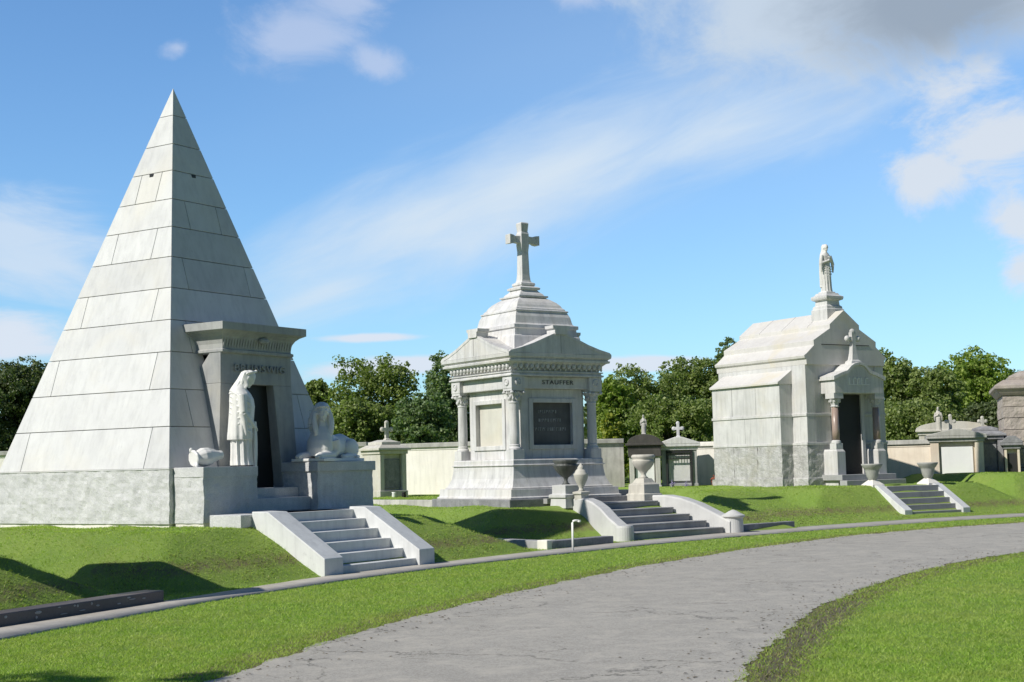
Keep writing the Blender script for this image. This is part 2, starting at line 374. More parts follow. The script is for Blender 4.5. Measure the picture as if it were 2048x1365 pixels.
# blades of grass on the lawns (uncountable): denser close to the camera
def footprint_ok(X,Y):
    j=np.abs(rng.normal(0,.05,X.shape))-.03
    ok = (sdist(RF,X,Y)>-j)|(sdist(RN,X,Y)<j)
    a=sdist(FE,X,Y); b=sdist(NE,X,Y); ok &= ~((a<.0-j*.6)&(b>j*.6))
    u,v=loc(PF,X,Y); ok &= ~((u>-.02)&(u<4.7)&(v>-1.02)&(v<4.7)); ok &= ~((u>.3)&(u<3.35)&(v>-3.3)&(v<0))
    u,v=loc(MF,X,Y); ok &= ~((abs(u)<1.8)&(abs(v)<1.8))
    u,v=loc(SF,X,Y); ok &= ~((u>-1.85-.0)&(u<2.75)&(v>-.1)&(v<4.6))
    u,v=loc(TF,X,Y); ok &= ~((u>-.55)&(u<3.8)&(v>-.1)&(v<4.3)); ok &= ~((u>.25)&(u<3.1)&(v>-3.6)&(v<0))
    u,v=loc(LF,X,Y); ok &= ~((v>-.02)&(v<.34)&(u<.02))
    return ok
CAM=Vector((0,0,1.7))
def blades(name, mat, n, ylo, yhi, dens_pow, hmul, wmul, mask=None, spread=.38):
    Yr = ylo*(yhi/ylo)**rng.random(int(n*1.6)) if dens_pow else rng.uniform(ylo,yhi,int(n*1.6))
    Xr = rng.uniform(-spread-.02,spread+.02,len(Yr))*Yr
    ok = footprint_ok(Xr,Yr)
    if mask is not None: ok &= mask(Xr,Yr)
    s2_=sdist(RN,Xr,Yr); soil_=np.exp(-((s2_+.22)/.28)**2)*(s2_<.3)*ss(19.5,16,Yr)
    if name=='grass': ok &= rng.random(len(Xr))>soil_*.85
    X=Xr[ok][:n]; Y=Yr[ok][:n]; Z=hgt(X,Y)-.004; k=len(X)
    D=Y; h=hmul*rng.uniform(.5,1.3,k); w=wmul*rng.uniform(.6,1.4,k)*np.maximum(1,D/16)
    a=rng.uniform(0,2*np.pi,k); tx=rng.normal(0,1.0,k)*h; ty=rng.normal(0,1.0,k)*h
    V=np.empty((k,3,3)); V[:,0]=np.c_[X-np.cos(a)*w/2,Y-np.sin(a)*w/2,Z]; V[:,1]=np.c_[X+np.cos(a)*w/2,Y+np.sin(a)*w/2,Z]; V[:,2]=np.c_[X+tx,Y+ty,Z+h]
    o=np_mesh(name,V.reshape(-1,3),np.arange(3*k).reshape(k,3),mat)
    return o
tag(blades('grass', M['blade'], 430000, 9.5, 48, True, .029, .009), 'short mown green grass covering lawns and mound slopes','grass',kind='stuff')
def weedmask(X,Y):
    h=hgt(X,Y); s=sdist(FE,X,Y); pn=np.sin(X*1.9+.7)*np.cos(Y*1.5)+np.sin(X*4.3+Y*3.1)*.5
    a=(h>.04)&(h<.5)&(s<2.4)&(pn>-.25)
    s2=sdist(RN,X,Y); b=(s2>-.65)&(s2<.1)&(Y<18.5)&(Y>9)&(rng.random(X.shape)<.6*np.clip(1.1-np.abs(s2+.2)/.4,0.05,1))
    s3=sdist(RN,X,Y); c=(np.abs(s3)<.16)&(Y>=18.5)&(Y<30)&(pn>0)
    return a|b|c
# (weeds avoid footprints except the broken road edge)
_fo=footprint_ok
def footprint_ok(X,Y):
    s2=sdist(RN,X,Y); return _fo(X,Y)|((s2>-.02)&(s2<.28)&(Y<30)&(rng.random(X.shape)<np.clip(1-s2/.14,0,1)*.5))
tag(blades('weeds', M['bladeDry'], 130000, 9.5, 42, True, .03, .011, weedmask), 'brown and olive weeds on mound fronts and broken road edge','weeds',kind='stuff')
footprint_ok=_fo

# fallen leaves and grit lying along the road edges
def litter():
    g=np.random.default_rng(4); out=[]
    for L,sg in ((RN,1),(RF,-1)):
        idx=g.integers(60,330,900); P=L[idx]; d=np.gradient(L,axis=0)[idx]; n_=np.c_[-d[:,1],d[:,0]]/np.hypot(d[:,0],d[:,1])[:,None]
        out.append(P+n_*(sg*np.abs(g.normal(.05,.35,900)))[:,None]+g.normal(0,.05,(900,2)))
    P=np.concatenate(out); k=len(P); a=g.uniform(0,6.28,k); s_=g.uniform(.008,.028,k); z=.009+g.uniform(0,.006,k)
    c_,q=np.cos(a)*s_,np.sin(a)*s_
    V=np.empty((k,4,3)); V[:,0]=np.c_[P[:,0]+c_,P[:,1]+q,z]; V[:,1]=np.c_[P[:,0]-q*.5,P[:,1]+c_*.5,z+.006]; V[:,2]=np.c_[P[:,0]-c_,P[:,1]-q,z]; V[:,3]=np.c_[P[:,0]+q*.5,P[:,1]-c_*.5,z+.004]
    tag(np_mesh('leaf_litter',V.reshape(-1,3),np.arange(4*k).reshape(k,4),leaf_mat('litter',(.05,.035,.02),(.11,.08,.04),(.22,.16,.07),.1)),'dry brown leaf litter scattered along the road edges','leaf litter',kind='stuff')
litter()
# ------------------------------------------------------------------ pyramid
PR = rot_h(32.9)
def pyramid():
    t = thing('pyramid_tomb','tall white marble pyramid tomb with an Egyptian doorway','tomb',(-5.955,24.644,0),PR)
    W=4.573; H0=1.813; H1=9.354; half=W/2; cx=cy=half
    Z=[8.75,8.118,7.542,6.938,6.362,5.749,5.135,4.512,3.908,3.219,2.54,1.813]
    def hf(z,off=0): return (H1-z)/(H1-H0)*half+off
    core=MB(); core.sq([(hf(3.9)-.045,3.9),(.001,H1-.2)],cx,cy)
    h0=hf(H0)-.045; h1=hf(3.9)-.045; zc=H0+.002
    core.frus(cx-h0,1.44,cy-h0,cy+h0,zc,cx-h1,1.44,cy-h1,cy+h1,3.9); core.frus(2.86,cx+h0,cy-h0,cy+h0,zc,2.86,cx+h1,cy-h1,cy+h1,3.9); core.frus(1.44,2.86,1.2,cy+h0,zc,1.44,2.86,1.2,cy+h1,3.9)
    core.build('core',M['jointP'],t)
    fb=MB()
    g=.006
    def slab(face, z0, z1, a0, a1):
        if face==0 and z0<3.85:   # leave the doorway open
            oa,ob=1.44-cx,2.86-cx
            v0=-9 if a0[0]=='L' else a0[0]; v1=9 if a1[0]=='R' else a1[0]
            if v0<oa and v1>oa: slab2(face,z0,z1,a0,(oa,oa))
            if v1>ob and v0<ob: slab2(face,z0,z1,(ob,ob),a1)
            if v1<=oa or v0>=ob: slab2(face,z0,z1,a0,a1)
            return
        slab2(face,z0,z1,a0,a1)
    def slab2(face, z0, z1, a0, a1):
        # a in [-1..1] absolute lateral metres; None -> arris
        pts=[]
        for off in (0,-.06):
            for (z,a) in ((z0,a0[0]),(z0,a1[0]),(z1,a1[1]),(z1,a0[1])):
                h=hf(z)+off
                aa=a
                if aa=='L': aa=-h
                elif aa=='R': aa=h
                x,y=aa,-h
                c,s_=[(1,0),(0,1),(-1,0),(0,-1)][face]
                pts.append((cx+x*c-y*s_, cy+x*s_+y*c, z))
        fb.add(pts,[(0,1,2,3),(7,6,5,4),(0,4,5,1),(1,5,6,2),(2,6,7,3),(3,7,4,0)])
    levels=[H1-.002]+Z
    # faces: 0 front (-y), 3 left (-x) , 1 right, 2 back
    for i in range(len(levels)-1):
        z1=levels[i]-(g if i else 0); z0=levels[i+1]+(g if i<len(levels)-2 else 0)
        for face in range(4):
            odd = i in (3,5,7,9,11) if face in (3,1) else i in (4,6,8,10)
            if i==0: continue
            if not odd: slab(face,z0,z1,('L','L'),('R','R'))
            else:
                q=.27+.05*(i%3); x=hf(z1)-q
                if i>8: x=hf(z1)-q-.05
                slab(face,z0,z1,('L','L'),(-x-g,-x-g)); 
                if False: pass
                else: slab(face,z0,z1,(-x+g,-x+g),(x-g,x-g))
                slab(face,z0,z1,(x+g,x+g),('R','R'))
    zc=Z[0]+.006; hh=hf(zc); MB().add([(cx-hh,cy-hh,zc),(cx+hh,cy-hh,zc),(cx+hh,cy+hh,zc),(cx-hh,cy+hh,zc),(cx,cy,H1)],[(3,2,1,0),(0,1,4),(1,2,4),(2,3,4),(3,0,4)]).build('capstone',M['marbleP'],t)
    fb.build('facing',M['marbleP'],t,bevel=.006)
    v=MB(); zz=7.5; h=hf(zz)
    v.box(cx-.05,cx+.05,cy-h-.012,cy-h+.1,zz-.03,zz+.03); v.build('vent_hole',M['dark'],t)
    MB().box(cx-h-.012,cx-h+.1,cy-.05,cy+.05,zz-.03,zz+.03).build('vent_hole',M['dark'],t)
    # rough plinth
    rock(t,'plinth',M['rockP'],0,1.43,0,W,.85,1.80,.022,.13); rock(t,'plinth',M['rockP'],2.87,W,0,W,.85,1.80,.022,.13)
    m=MB(); m.box(-.012,1.43,-.012,W+.012,1.79,1.811); m.box(2.87,W+.012,-.012,W+.012,1.79,1.811); m.box(1.43,2.87,1.1,W+.012,1.79,1.811); m.build('plinth_bed',M['marbleP'],t)
    MB().box(.03,W-.03,.03,W-.03,.55,1.2).build('footing',M['cream'],t)
    # side pedestals
    rock(t,'pedestal',M['rockP'],.1,1.42,-.72,-.012,.86,1.64,.018,.12)
    MB().box(.09,1.43,-.73,-.014,1.64,1.815).build('pedestal_cap',M['rockP'],t,bevel=.01)
    MB().box(.12,1.4,-.7,-.02,.6,.87).build('pedestal_footing',M['cream'],t)
    rock(t,'pedestal',M['rockP'],2.86,4.5,-.88,-.012,.86,1.70,.015,.12)
    MB().box(2.82,4.54,-.92,-.014,1.70,1.88).build('pedestal_cap',M['rockP'],t,bevel=.01)
    MB().box(2.9,4.46,-.84,-.02,.6,.87).build('pedestal_footing',M['cream'],t)
    # doorway portal: battered body with cavetto cornice
    p=MB(); xl,xr=1.27,3.17; b=.0
    d0,d1=1.58,2.66; zt=3.9; oz=3.33; zb=1.42
    bl=.13; # batter at base
    def pier(x0b,x1b,x0t,x1t,z0,z1): p.frus(x0b,x1b,-.04,.8,z0,x0t,x1t,.02,.8,z1)
    pier(xl-bl,d0-.14,xl,d0,zb,oz); pier(d1+.2,xr+bl,d1,xr,zb,oz)
    p.frus(xl-.0,xr+.0,.02,.8,oz,xl+.01,xr-.01,.03,.3,zt)
    po=p.build('doorway',M['portal'],t,bevel=.01)
    c=MB(); prof=[(.0,3.88),(-.035,3.9),(-.035,3.945),(.0,3.96),(.0,4.05),(-.02,4.12),(-.06,4.19),(-.12,4.245),(-.2,4.285),(-.21,4.29),(-.21,4.43),(.8,4.42),(.8,3.9)]
    vs=[];fs=[]
    front=[q for q in prof if q[0]<.5]
    rings=[]
    for (o,z) in front: rings.append([(xl+o+.03,o+.0,z),(xr-o-.03,o+.0,z),(xr-o-.03,.95,z),(xl+o+.03,.95,z)])
    cn=MB().loft(rings).build('cornice',M['portal'],t,bevel=.004)
    fl=MB()
    for k in range(26):
        x=xl+.06+k*(xr-xl-.12)/25
        fl.frus(x-.02,x+.02,.0,.04,3.975,x-.02,x+.02,-.05,-.0,4.18)
    fl.build('fluting',M['portal'],cn)
    MB().ell((2.29,-.1,4.14),(.13,.05,.06)).build('emblem',M['portal'],cn,smooth=True)
    text_part('lettering','BRUNSWIG',.19,M['portal'],po,(2.29,.008,3.62),depth=.02,width=1.35)
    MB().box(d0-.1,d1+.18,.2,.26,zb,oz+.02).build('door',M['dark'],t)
    s=MB(); s.box(1.43,2.85,-.42,.3,1.0,1.42); s.box(1.43,2.85,-.72,-.42,1.0,1.24); s.build('threshold_step',M['rockP'],t,bevel=.01)
    return t
def rock(parent,name,mat,x0,x1,y0,y1,z0,z1,amp,cell):
    bm=bmesh.new()
    nx,ny,nz_=[max(2,int((b-a)/cell*2.2)) for a,b in ((x0,x1),(y0,y1),(z0,z1))]
    def grid(o,e1,e2,n1,n2):
        vs=[[bm.verts.new(Vector(o)+Vector(e1)*(i/n1)+Vector(e2)*(j/n2)) for i in range(n1+1)] for j in range(n2+1)]
        for j in range(n2):
            for i in range(n1): bm.faces.new((vs[j][i],vs[j][i+1],vs[j+1][i+1],vs[j+1][i]))
    X=x1-x0;Y=y1-y0;Zz=z1-z0
    grid((x0,y0,z0),(X,0,0),(0,0,Zz),nx,nz_); grid((x0,y1,z0),(X,0,0),(0,0,Zz),nx,nz_)
    grid((x0,y0,z0),(0,Y,0),(0,0,Zz),ny,nz_); grid((x1,y0,z0),(0,Y,0),(0,0,Zz),ny,nz_)
    grid((x0,y0,z1),(X,0,0),(0,Y,0),nx,ny); grid((x0,y0,z0),(X,0,0),(0,Y,0),nx,ny)
    bmesh.ops.remove_doubles(bm,verts=bm.verts,dist=1e-4)
    for v in bm.verts:
        p=v.co*4.5; q=v.co*11
        d=mn.noise_vector(p)*.65+mn.noise_vector(q)*.45
        e=min(v.co.z-z0, z1-v.co.z)
        k=min(1,max(.0,(e+.02)/.08))
        v.co+=Vector((d.x,d.y,d.z*.25*k))*amp*1.6*(.35+.65*k)
    bmesh.ops.recalc_face_normals(bm,faces=bm.faces)
    me=bpy.data.meshes.new(name); bm.to_mesh(me); bm.free(); me.materials.append(mat)
    o=bpy.data.objects.new(name,me); COL.objects.link(o); o.parent=parent
    return o
pt=pyramid()
def stair_pyr():
    t=thing('staircase','clean white marble steps with sloping cheek walls up to the pyramid','staircase',(-5.955,24.644,0),PR)
    x0,x1=.80,2.87; v=-3.18; n=6; r=.163
    s=MB(); y=-3.12
    ys=[-3.12,-2.84,-2.56,-2.28,-2.0,-1.72]
    hs=[.14,.315,.49,.665,.84,1.0]
    for i in range(6):
        s.box(x0-.02,x1+.02,ys[i],-1.0 if i==5 else ys[i+1]+.06,(-.1 if i==0 else hs[i-1]-.05)+.0,hs[i])
    s.build('steps',M['stairP'],t,bevel=.008)
    # platform sides
    MB().box(.06,3.75,-1.62,-.9,.5,1.0).build('landing',M['rockP'],t,bevel=.01)
    for a,b in ((.32,.79),(2.87,3.32)):
        MB().prism([(-3.2,-.1),(-3.2,.29),(-1.98,1.04),(-1.62,1.05),(-1.62,-.1)],'x',a,b).build('cheek_wall',M['stairP'],t,bevel=.012)
stair_pyr()

# ------------------------------------------------------------------ sculpture helpers
def cloth_ring(cx,cy,z,rx,ry,amp=0,nf=11,ph=0,n=72,sq=0,asym=0):
    ring=[]
    for k in range(n):
        a=2*math.pi*k/n; f=1+amp*(math.sin(nf*a+ph)+.6*math.sin((nf*1.7)*a+ph*2.1+1))*.5
        ca,sa=math.cos(a),math.sin(a)
        ring.append((cx+rx*f*ca, cy+ry*f*sa, z))
    return ring
def hand(mb, p, d, up, s=1.0, curl=.5):
    p=Vector(p); d=Vector(d).normalized(); up=Vector(up).normalized(); side=d.cross(up).normalized()
    mb.tube([p-d*.02*s,p+d*.045*s,p+d*.085*s],[.024*s,.034*s,.03*s],10)
    for i,(o,l) in enumerate(((-.027,.062),(-.009,.072),(.009,.068),(.026,.052))):
        a=p+d*.08*s+side*o*s
        b=a+d*l*.5*s-up*.008*s*curl*2; c=b+(d*(1-curl)-up*curl).normalized()*l*.5*s
        mb.tube([a,b,c],[.0105*s,.010*s,.008*s],8)
    a=p+d*.02*s-side*.028*s; mb.tube([a,a+d*.035*s-side*.02*s,a+d*.07*s-side*.012*s-up*.01*s],[.013*s,.0115*s,.009*s],8)
def head(mb, c, fwd, s=1.0, tilt=0):
    """head with brow, nose, chin, ears; fwd is an angle in the xy plane; tilt bows the face down"""
    from mathutils import Matrix
    Mx=Matrix.Translation(Vector(c))@Matrix.Rotation(fwd,4,'Z')@Matrix.Rotation(tilt,4,'Y')
    q=MB()
    q.ell((0,0,.02),(.098*s,.078*s,.11*s),20,14); q.ell((.035*s,0,-.05*s),(.06*s,.055*s,.07*s),16,10)
    q.ell((.09*s,0,-.015*s),(.018*s,.013*s,.032*s),10,8); q.ell((.1*s,0,-.035*s),(.014*s,.016*s,.013*s),10,8)
    q.ell((.082*s,0,-.066*s),(.014*s,.026*s,.008*s),10,6); q.ell((.08*s,0,-.082*s),(.013*s,.022*s,.008*s),10,6)
    q.ell((.066*s,0,-.108*s),(.024*s,.026*s,.02*s),10,6)
    for y in (-1,1):
        q.ell((.078*s,.032*s*y,.022*s),(.022*s,.024*s,.01*s),10,6); q.ell((.08*s,.032*s*y,.002*s),(.012*s,.016*s,.009*s),10,6)
        q.ell((.0,.08*s*y,-.01*s),(.02*s,.012*s,.034*s),8,6)
    mb.add([tuple(Mx@Vector(p)) for p in q.v], q.f)
    return Mx

def mourner():
    x,y=wpt(PF,1.36,-.4)
    t=thing('statue','white marble woman in a draped shawl, head bowed beside the pyramid door','statue',(x,y,1.835),rot_h(78))
    b=MB()
    # skirt with deep folds
    S=[(0,.01,.205,.2,.16),(.12,0,.19,.19,.2),(.3,0,.185,.19,.2),(.5,0,.19,.2,.17),(.66,.0,.19,.21,.1)]
    b.loft([cloth_ring(cx+.0,0,z,rx,ry,am,12,z*1.4) for z,cx,rx,ry,am in S])
    # shawl / cloak (wider, ends at z~.46)
    S=[(.455,-.02,.235,.235,.06),(.52,-.02,.235,.245,.07),(.7,-.015,.225,.25,.06),(.9,0,.225,.245,.05),(1.05,.01,.225,.235,.05),(1.18,.0,.215,.23,.04),(1.28,-.02,.185,.215,.02),(1.36,-.05,.15,.165,0),(1.42,-.03,.11,.115,0),(1.5,.03,.085,.085,0)]
    b.loft([cloth_ring(cx,0,z,rx,ry,am,9,z*2) for z,cx,rx,ry,am in S])
    # diagonal shawl folds on the body
    for k in range(6):
        z=.62+.1*k
        b.tube([(-.21,-.1,z+.22),(-.05,-.235,z+.12),(.14,-.19,z-.02),(.22,-.05,z-.06)],[.012,.016,.016,.01],8)
    # veil over the back of the head falling to the shoulders
    b.loft([cloth_ring(-.12,0,1.28,.1,.17,.06,9),cloth_ring(-.085,0,1.38,.1,.125,.08,9),cloth_ring(-.035,0,1.46,.095,.098,.08,9),cloth_ring(.015,0,1.54,.09,.092,.05,9),cloth_ring(.06,0,1.61,.095,.098,.03,9),cloth_ring(.085,0,1.67,.085,.085),cloth_ring(.1,0,1.7,.045,.045)])
    head(b,(.125,0,1.56),0,1.22,.5)
    for k in range(9): b.tube([(.06+.012*k,.105-.003*k,1.66-.012*k),(.03+.01*k,.108,1.58-.02*k),(.0+.004*k,.1,1.48-.02*k)],.012,6); b.tube([(.06+.012*k,-.105+.003*k,1.66-.012*k),(.03+.01*k,-.108,1.58-.02*k),(.0+.004*k,-.1,1.48-.02*k)],.012,6)
    b.tube([(.1,-.12,1.64),(.19,-.1,1.665),(.25,0,1.675),(.19,.1,1.665),(.1,.12,1.64)],.02,8); b.ell((.262,0,1.68),(.03,.02,.03))
    for sgn in (-1,1):
        sh=Vector((.0,.2*sgn,1.25)); el=Vector((.03,.25*sgn,.93)); wr=Vector((.2,.1*sgn,.72))
        b.tube([sh,(sh+el)/2,el],[.082,.075,.062],14); b.tube([el,(el+wr)/2,wr],[.064,.056,.036],14)
        b.tube([el+Vector((-.02,0,0)),el+Vector((.02,-.01*sgn,-.16)),el+Vector((.05,-.03*sgn,-.4))],[.055,.05,.02],12)
        hand(b,wr,(.55,-.5*sgn,-.55),(0.3,0,1),1.05,.55)
    b.build('figure',M['statue'],t,remesh=.0075)
    # long front drape falling below the pedestal
    d=MB(); d.loft([cloth_ring(.235,.0,z,.035+.01*math.sin(z*5),.09,.2,7,z*2) for z in (-.36,-.2,0,.2,.4,.6,.78)])
    d.build('drapery',M['statue'],t,remesh=.01)
mourner()

def sphinx():
    x,y=wpt(PF,3.68,-.47)
    t=thing('statue','reclining marble sphinx with a striped headdress on the right-hand pedestal','statue',(x,y,1.885),PR+math.pi)
    t.scale=(1,1,1)
    b=MB(); # local +X = forward (towards -u)
    b.box(-.86,.9,-.34,.34,0,.055)
    # body
    Bd=[(-.8,.16,.13,.12),(-.68,.25,.24,.2),(-.45,.27,.27,.23),(-.15,.25,.25,.21),(.1,.29,.26,.24),(.28,.33,.27,.26),(.42,.34,.2,.22)]
    b.loft([[ (x_, ry*math.cos(2*math.pi*k/24), zc+rz_*math.sin(2*math.pi*k/24)) for k in range(24)] for x_,zc,rz_,ry in Bd])
    for s in (-1,1):
        b.ell((-.52,.21*s,.24),(.27,.12,.2),16,10)            # haunch
        b.tube([(-.55,.26*s,.1),(-.25,.27*s,.09),(-.12,.27*s,.085)],[.07,.06,.05],10)
        b.ell((-.08,.27*s,.09),(.09,.055,.04))
        b.tube([(.25,.2*s,.4),(.2,.22*s,.2),(.3,.21*s,.12),(.62,.2*s,.11),(.8,.2*s,.1)],[.13,.11,.09,.075,.07],12)
        b.ell((.82,.2*s,.1),(.1,.075,.055))
        for f in (-.03,0,.03): b.ell((.9,.2*s+f,.085),(.03,.014,.03))
    # chest and neck rising
    b.loft([[ (xc+rx*math.cos(2*math.pi*k/24), ry*math.sin(2*math.pi*k/24), z) for k in range(24)] for z,xc,rx,ry in ((.1,.4,.2,.25),(.25,.4,.2,.26),(.4,.38,.18,.25),(.55,.34,.15,.2),(.66,.31,.11,.13),(.76,.3,.085,.09),(.86,.3,.08,.085))])
    hm=MB(); head(hm,(.395,0,.93),0,1.3,.05)
    hm.loft([[ (xc+rx*math.cos(2*math.pi*k/28), ry*math.sin(2*math.pi*k/28), z) for k in range(28)] for z,xc,rx,ry in ((.56,.2,.07,.2),(.66,.2,.1,.255),(.8,.22,.12,.25),(.94,.26,.14,.195),(1.04,.3,.15,.15),(1.1,.31,.11,.11),(1.13,.31,.04,.04))])
    for sg in (-1,1):
        hm.tube([(.36,.15*sg,.92),(.4,.165*sg,.76),(.44,.15*sg,.6),(.46,.14*sg,.5)],[.04,.055,.055,.035],10)
        for k in range(6): hm.tube([(.34-.02*k,.17*sg,.66+.06*k),(.26-.01*k,.25*sg-.02*k*sg,.66+.06*k),(.12,.2*sg,.68+.06*k)],.012,6)
    hm.tube([(.42,-.12,1.02),(.5,-.07,1.035),(.515,0,1.04),(.5,.07,1.035),(.42,.12,1.02)],.016,8)
    ca,sa=math.cos(R(38)),math.sin(R(38))
    b.add([(.3+(x-.3)*ca-y*sa,(x-.3)*sa+y*ca,z) for x,y,z in hm.v],hm.f)
    b.tube([(-.8,0,.2),(-.86,.15,.12),(-.7,.3,.09),(-.45,.36,.09)],[.03,.025,.022,.02],8)
    b.build('figure',M['statue'],t,remesh=.0085)
    t.rotation_euler=(0,0,PR+math.pi+R(14))
sphinx()

def fallen_jar():
    x,y=wpt(PF,.40,-.36)
    b=MB(); b.lathe([(.0,0),(.125,.0),(.15,.02),(.13,.05),(.11,.08),(.14,.14),(.165,.2),(.16,.3),(.12,.42),(.085,.52),(.075,.6),(.03,.62)],n=28,flute=.03,nf=9)
    b.ell((-.14,.05,.02),(.05,.03,.04)); b.ell((.12,-.1,.0),(.04,.04,.03))
    o=b.build('jar',M['statue'],None,remesh=.009)
    o.location=(x-.12,y-.1,1.815+.15); o.rotation_euler=(0,R(84),PR+R(-10))
    tag(o,'broken white marble jar lying on its side on the left pedestal','jar')
fallen_jar()

# ------------------------------------------------------------------ ornate cross-topped mausoleum
MR=rot_h(55.7)
def maus_m():
    t=thing('mausoleum','ornate white mausoleum with a stepped roof and tall stone cross','mausoleum',(.327,36.322,0),MR)
    st=M['marbleM']
    MB().box(-1.78,1.78,-1.78,1.78,.35,.93).build('retaining_kerb',M['greytomb'],t,bevel=.015)
    MB().sq([(1.68,.93),(1.68,.97),(1.64,.985),(1.62,1.165)]).build('lower_course',st,t,bevel=.008)
    MB().sq([(1.52,1.166),(1.53,1.2),(1.49,1.215),(1.45,1.3),(1.4,1.42),(1.37,1.6),(1.36,1.72),(1.40,1.735),(1.40,1.75),(1.36,1.76),(1.36,1.86),(1.34,1.885)]).build('flared_base',st,t,bevel=.004)
    # core walls with recessed panels
    w=MB(); w.box(-1.0,1.0,-1.0,1.0,1.885,3.62); w.build('wall',st,t)
    for k in range(4):
        c,s=[(1,0),(0,1),(-1,0),(0,-1)][k]
        def bxk(mb,x0,x1,d0,d1,z0,z1):
            mb.add([(a*c+ (d)*s*1.0 , a*s - d*c, z) for (a,d,z) in ((x0,d0,z0),(x1,d0,z0),(x1,d1,z0),(x0,d1,z0),(x0,d0,z1),(x1,d0,z1),(x1,d1,z1),(x0,d1,z1))],
                   [(3,2,1,0),(4,5,6,7),(0,1,5,4),(1,2,6,5),(2,3,7,6),(3,0,4,7)])
        p=MB(); 
        bxk(p,-.93,-.62,.998,1.12,1.886,3.6); bxk(p,.62,.93,.998,1.12,1.886,3.6); bxk(p,-.62,.62,.998,1.12,3.3,3.6); bxk(p,-.62,.62,.998,1.12,1.886,2.2)
        fr=p.build('panel_frame',st,t,bevel=.01)
        q=MB(); bxk(q,-.72,-.6,1.118,1.16,2.12,3.38); bxk(q,.6,.72,1.118,1.16,2.12,3.38); bxk(q,-.6,.6,1.118,1.16,3.27,3.38); bxk(q,-.6,.6,1.118,1.16,2.12,2.23)
        q.build('moulding',st,fr,bevel=.012)
        q=MB(); bxk(q,-.62,.62,.995,1.02,2.2,3.3)
        pn=q.build('inscription_panel',M['panel'] if k==0 else M['panelL'],t,label='dark weathered inscription panel' if k==0 else None)
        if k==0:
            rr=random.Random(3)
            for (x0,x1,z) in ((-.36,.2,3.05),(-.36,.3,2.84),(-.54,.5,2.62)):
                l=MB(); x=x0
                while x<x1:
                    ww=rr.uniform(.02,.05); l.box(x,x+.012,-1.03,-1.018,z-.04,z+.04); l.box(x,x+ww,-1.03,-1.018,z+rr.choice((-.04,0,.03)),z+rr.choice((-.04,0,.03))+.045 if False else z+.04); x+=ww+rr.uniform(.015,.04)
                l.build('inscription',M['stepM'],pn)
    # corner columns
    for sx,sy in ((-1,-1),(1,-1),(1,1),(-1,1)):
        cx,cy=1.18*sx,1.18*sy
        b=MB(); b.box(cx-.16,cx+.16,cy-.16,cy+.16,1.886,2.12); b.lathe([(.155,2.12),(.16,2.15),(.14,2.175),(.125,2.2),(.135,2.225),(.118,2.25)],cx,cy,28)
        b.lathe([(.118,2.25),(.12,2.5),(.112,3.24),(.125,3.25),(.125,3.28),(.112,3.29)],cx,cy,28)
        co=b.build('column',st,t,smooth=False,bevel=.004)
        for p in co.data.polygons: p.use_smooth=abs(p.normal.z)<.5 and len(p.vertices)==4 and p.center.z>2.25
        cp=MB(); cp.lathe([(.112,3.29),(.125,3.36),(.15,3.44),(.19,3.52),(.14,3.53)],cx,cy,32,flute=.1,nf=8); cp.box(cx-.19,cx+.19,cy-.19,cy+.19,3.545,3.6)
        for a in range(8):
            an=a*math.pi/4+.39; r=.17 if a%2 else .15
            cp.ell((cx+r*math.cos(an),cy+r*math.sin(an),3.4+.09*(a%2)),(.035,.035,.05),10,6)
            an+=.39; cp.ell((cx+.135*math.cos(an),cy+.135*math.sin(an),3.36),(.03,.03,.05),10,6)
        for dx in (-1,1):
            for dy in (-1,1): cp.ell((cx+.17*dx,cy+.17*dy,3.505),(.05,.05,.04),10,6)
        cp.build('capital',st,co)
        # frieze block over each column with a rosette
        MB().box(cx-.2,cx+.2,cy-.2,cy+.2,3.601,3.9).build('corner_block',st,t,bevel=.01)
        for ax in (0,1):
            r=MB(); r.lathe([(.0,0),(.09,0),(.09,.02),(.07,.03),(.055,.012),(.03,.012),(.0,.03)],n=20)
            o=r.build('rosette',st,t); 
            if ax==0: o.location=(cx,cy+.2*sy,3.76); o.rotation_euler=(R(-90*sy),0,0)
            else: o.location=(cx+.2*sx,cy,3.76); o.rotation_euler=(0,R(90*sx),0)
    e=MB(); e.box(-1.27,1.27,-1.27,1.27,3.602,3.898); e.build('frieze',st,t,bevel=.02)
    MB().sq([(1.39,3.9),(1.42,3.91),(1.42,3.945),(1.38,3.955),(1.37,3.99),(1.41,4.0),(1.41,4.025),(1.33,4.03),(1.35,4.1),(1.4,4.18),(1.47,4.24),(1.53,4.25),(1.54,4.3),(1.5,4.31),(1.5,4.33),(1.56,4.37),(1.57,4.45),(1.4,4.46)]).build('cornice',st,t,bevel=.003)
    le=MB()
    for k in range(4):
        c,s=[(1,0),(0,1),(-1,0),(0,-1)][k]
        for i in range(17):
            a=-1.28+i*.16; d=1.415
            le.ell((a*c+d*s, a*s-d*c, 4.15+.0*(i%2)),(.055,.055,.07),8,6); le.ell(((a+.08)*c+1.39*s,(a+.08)*s-1.39*c,4.08),(.03,.03,.04),8,6)
    le.build('leaf_carving',st,t)
    text_part('lettering','STAUFFER',.15,M['panel'],t,(.08,-1.275,3.76),depth=.012,width=.95)
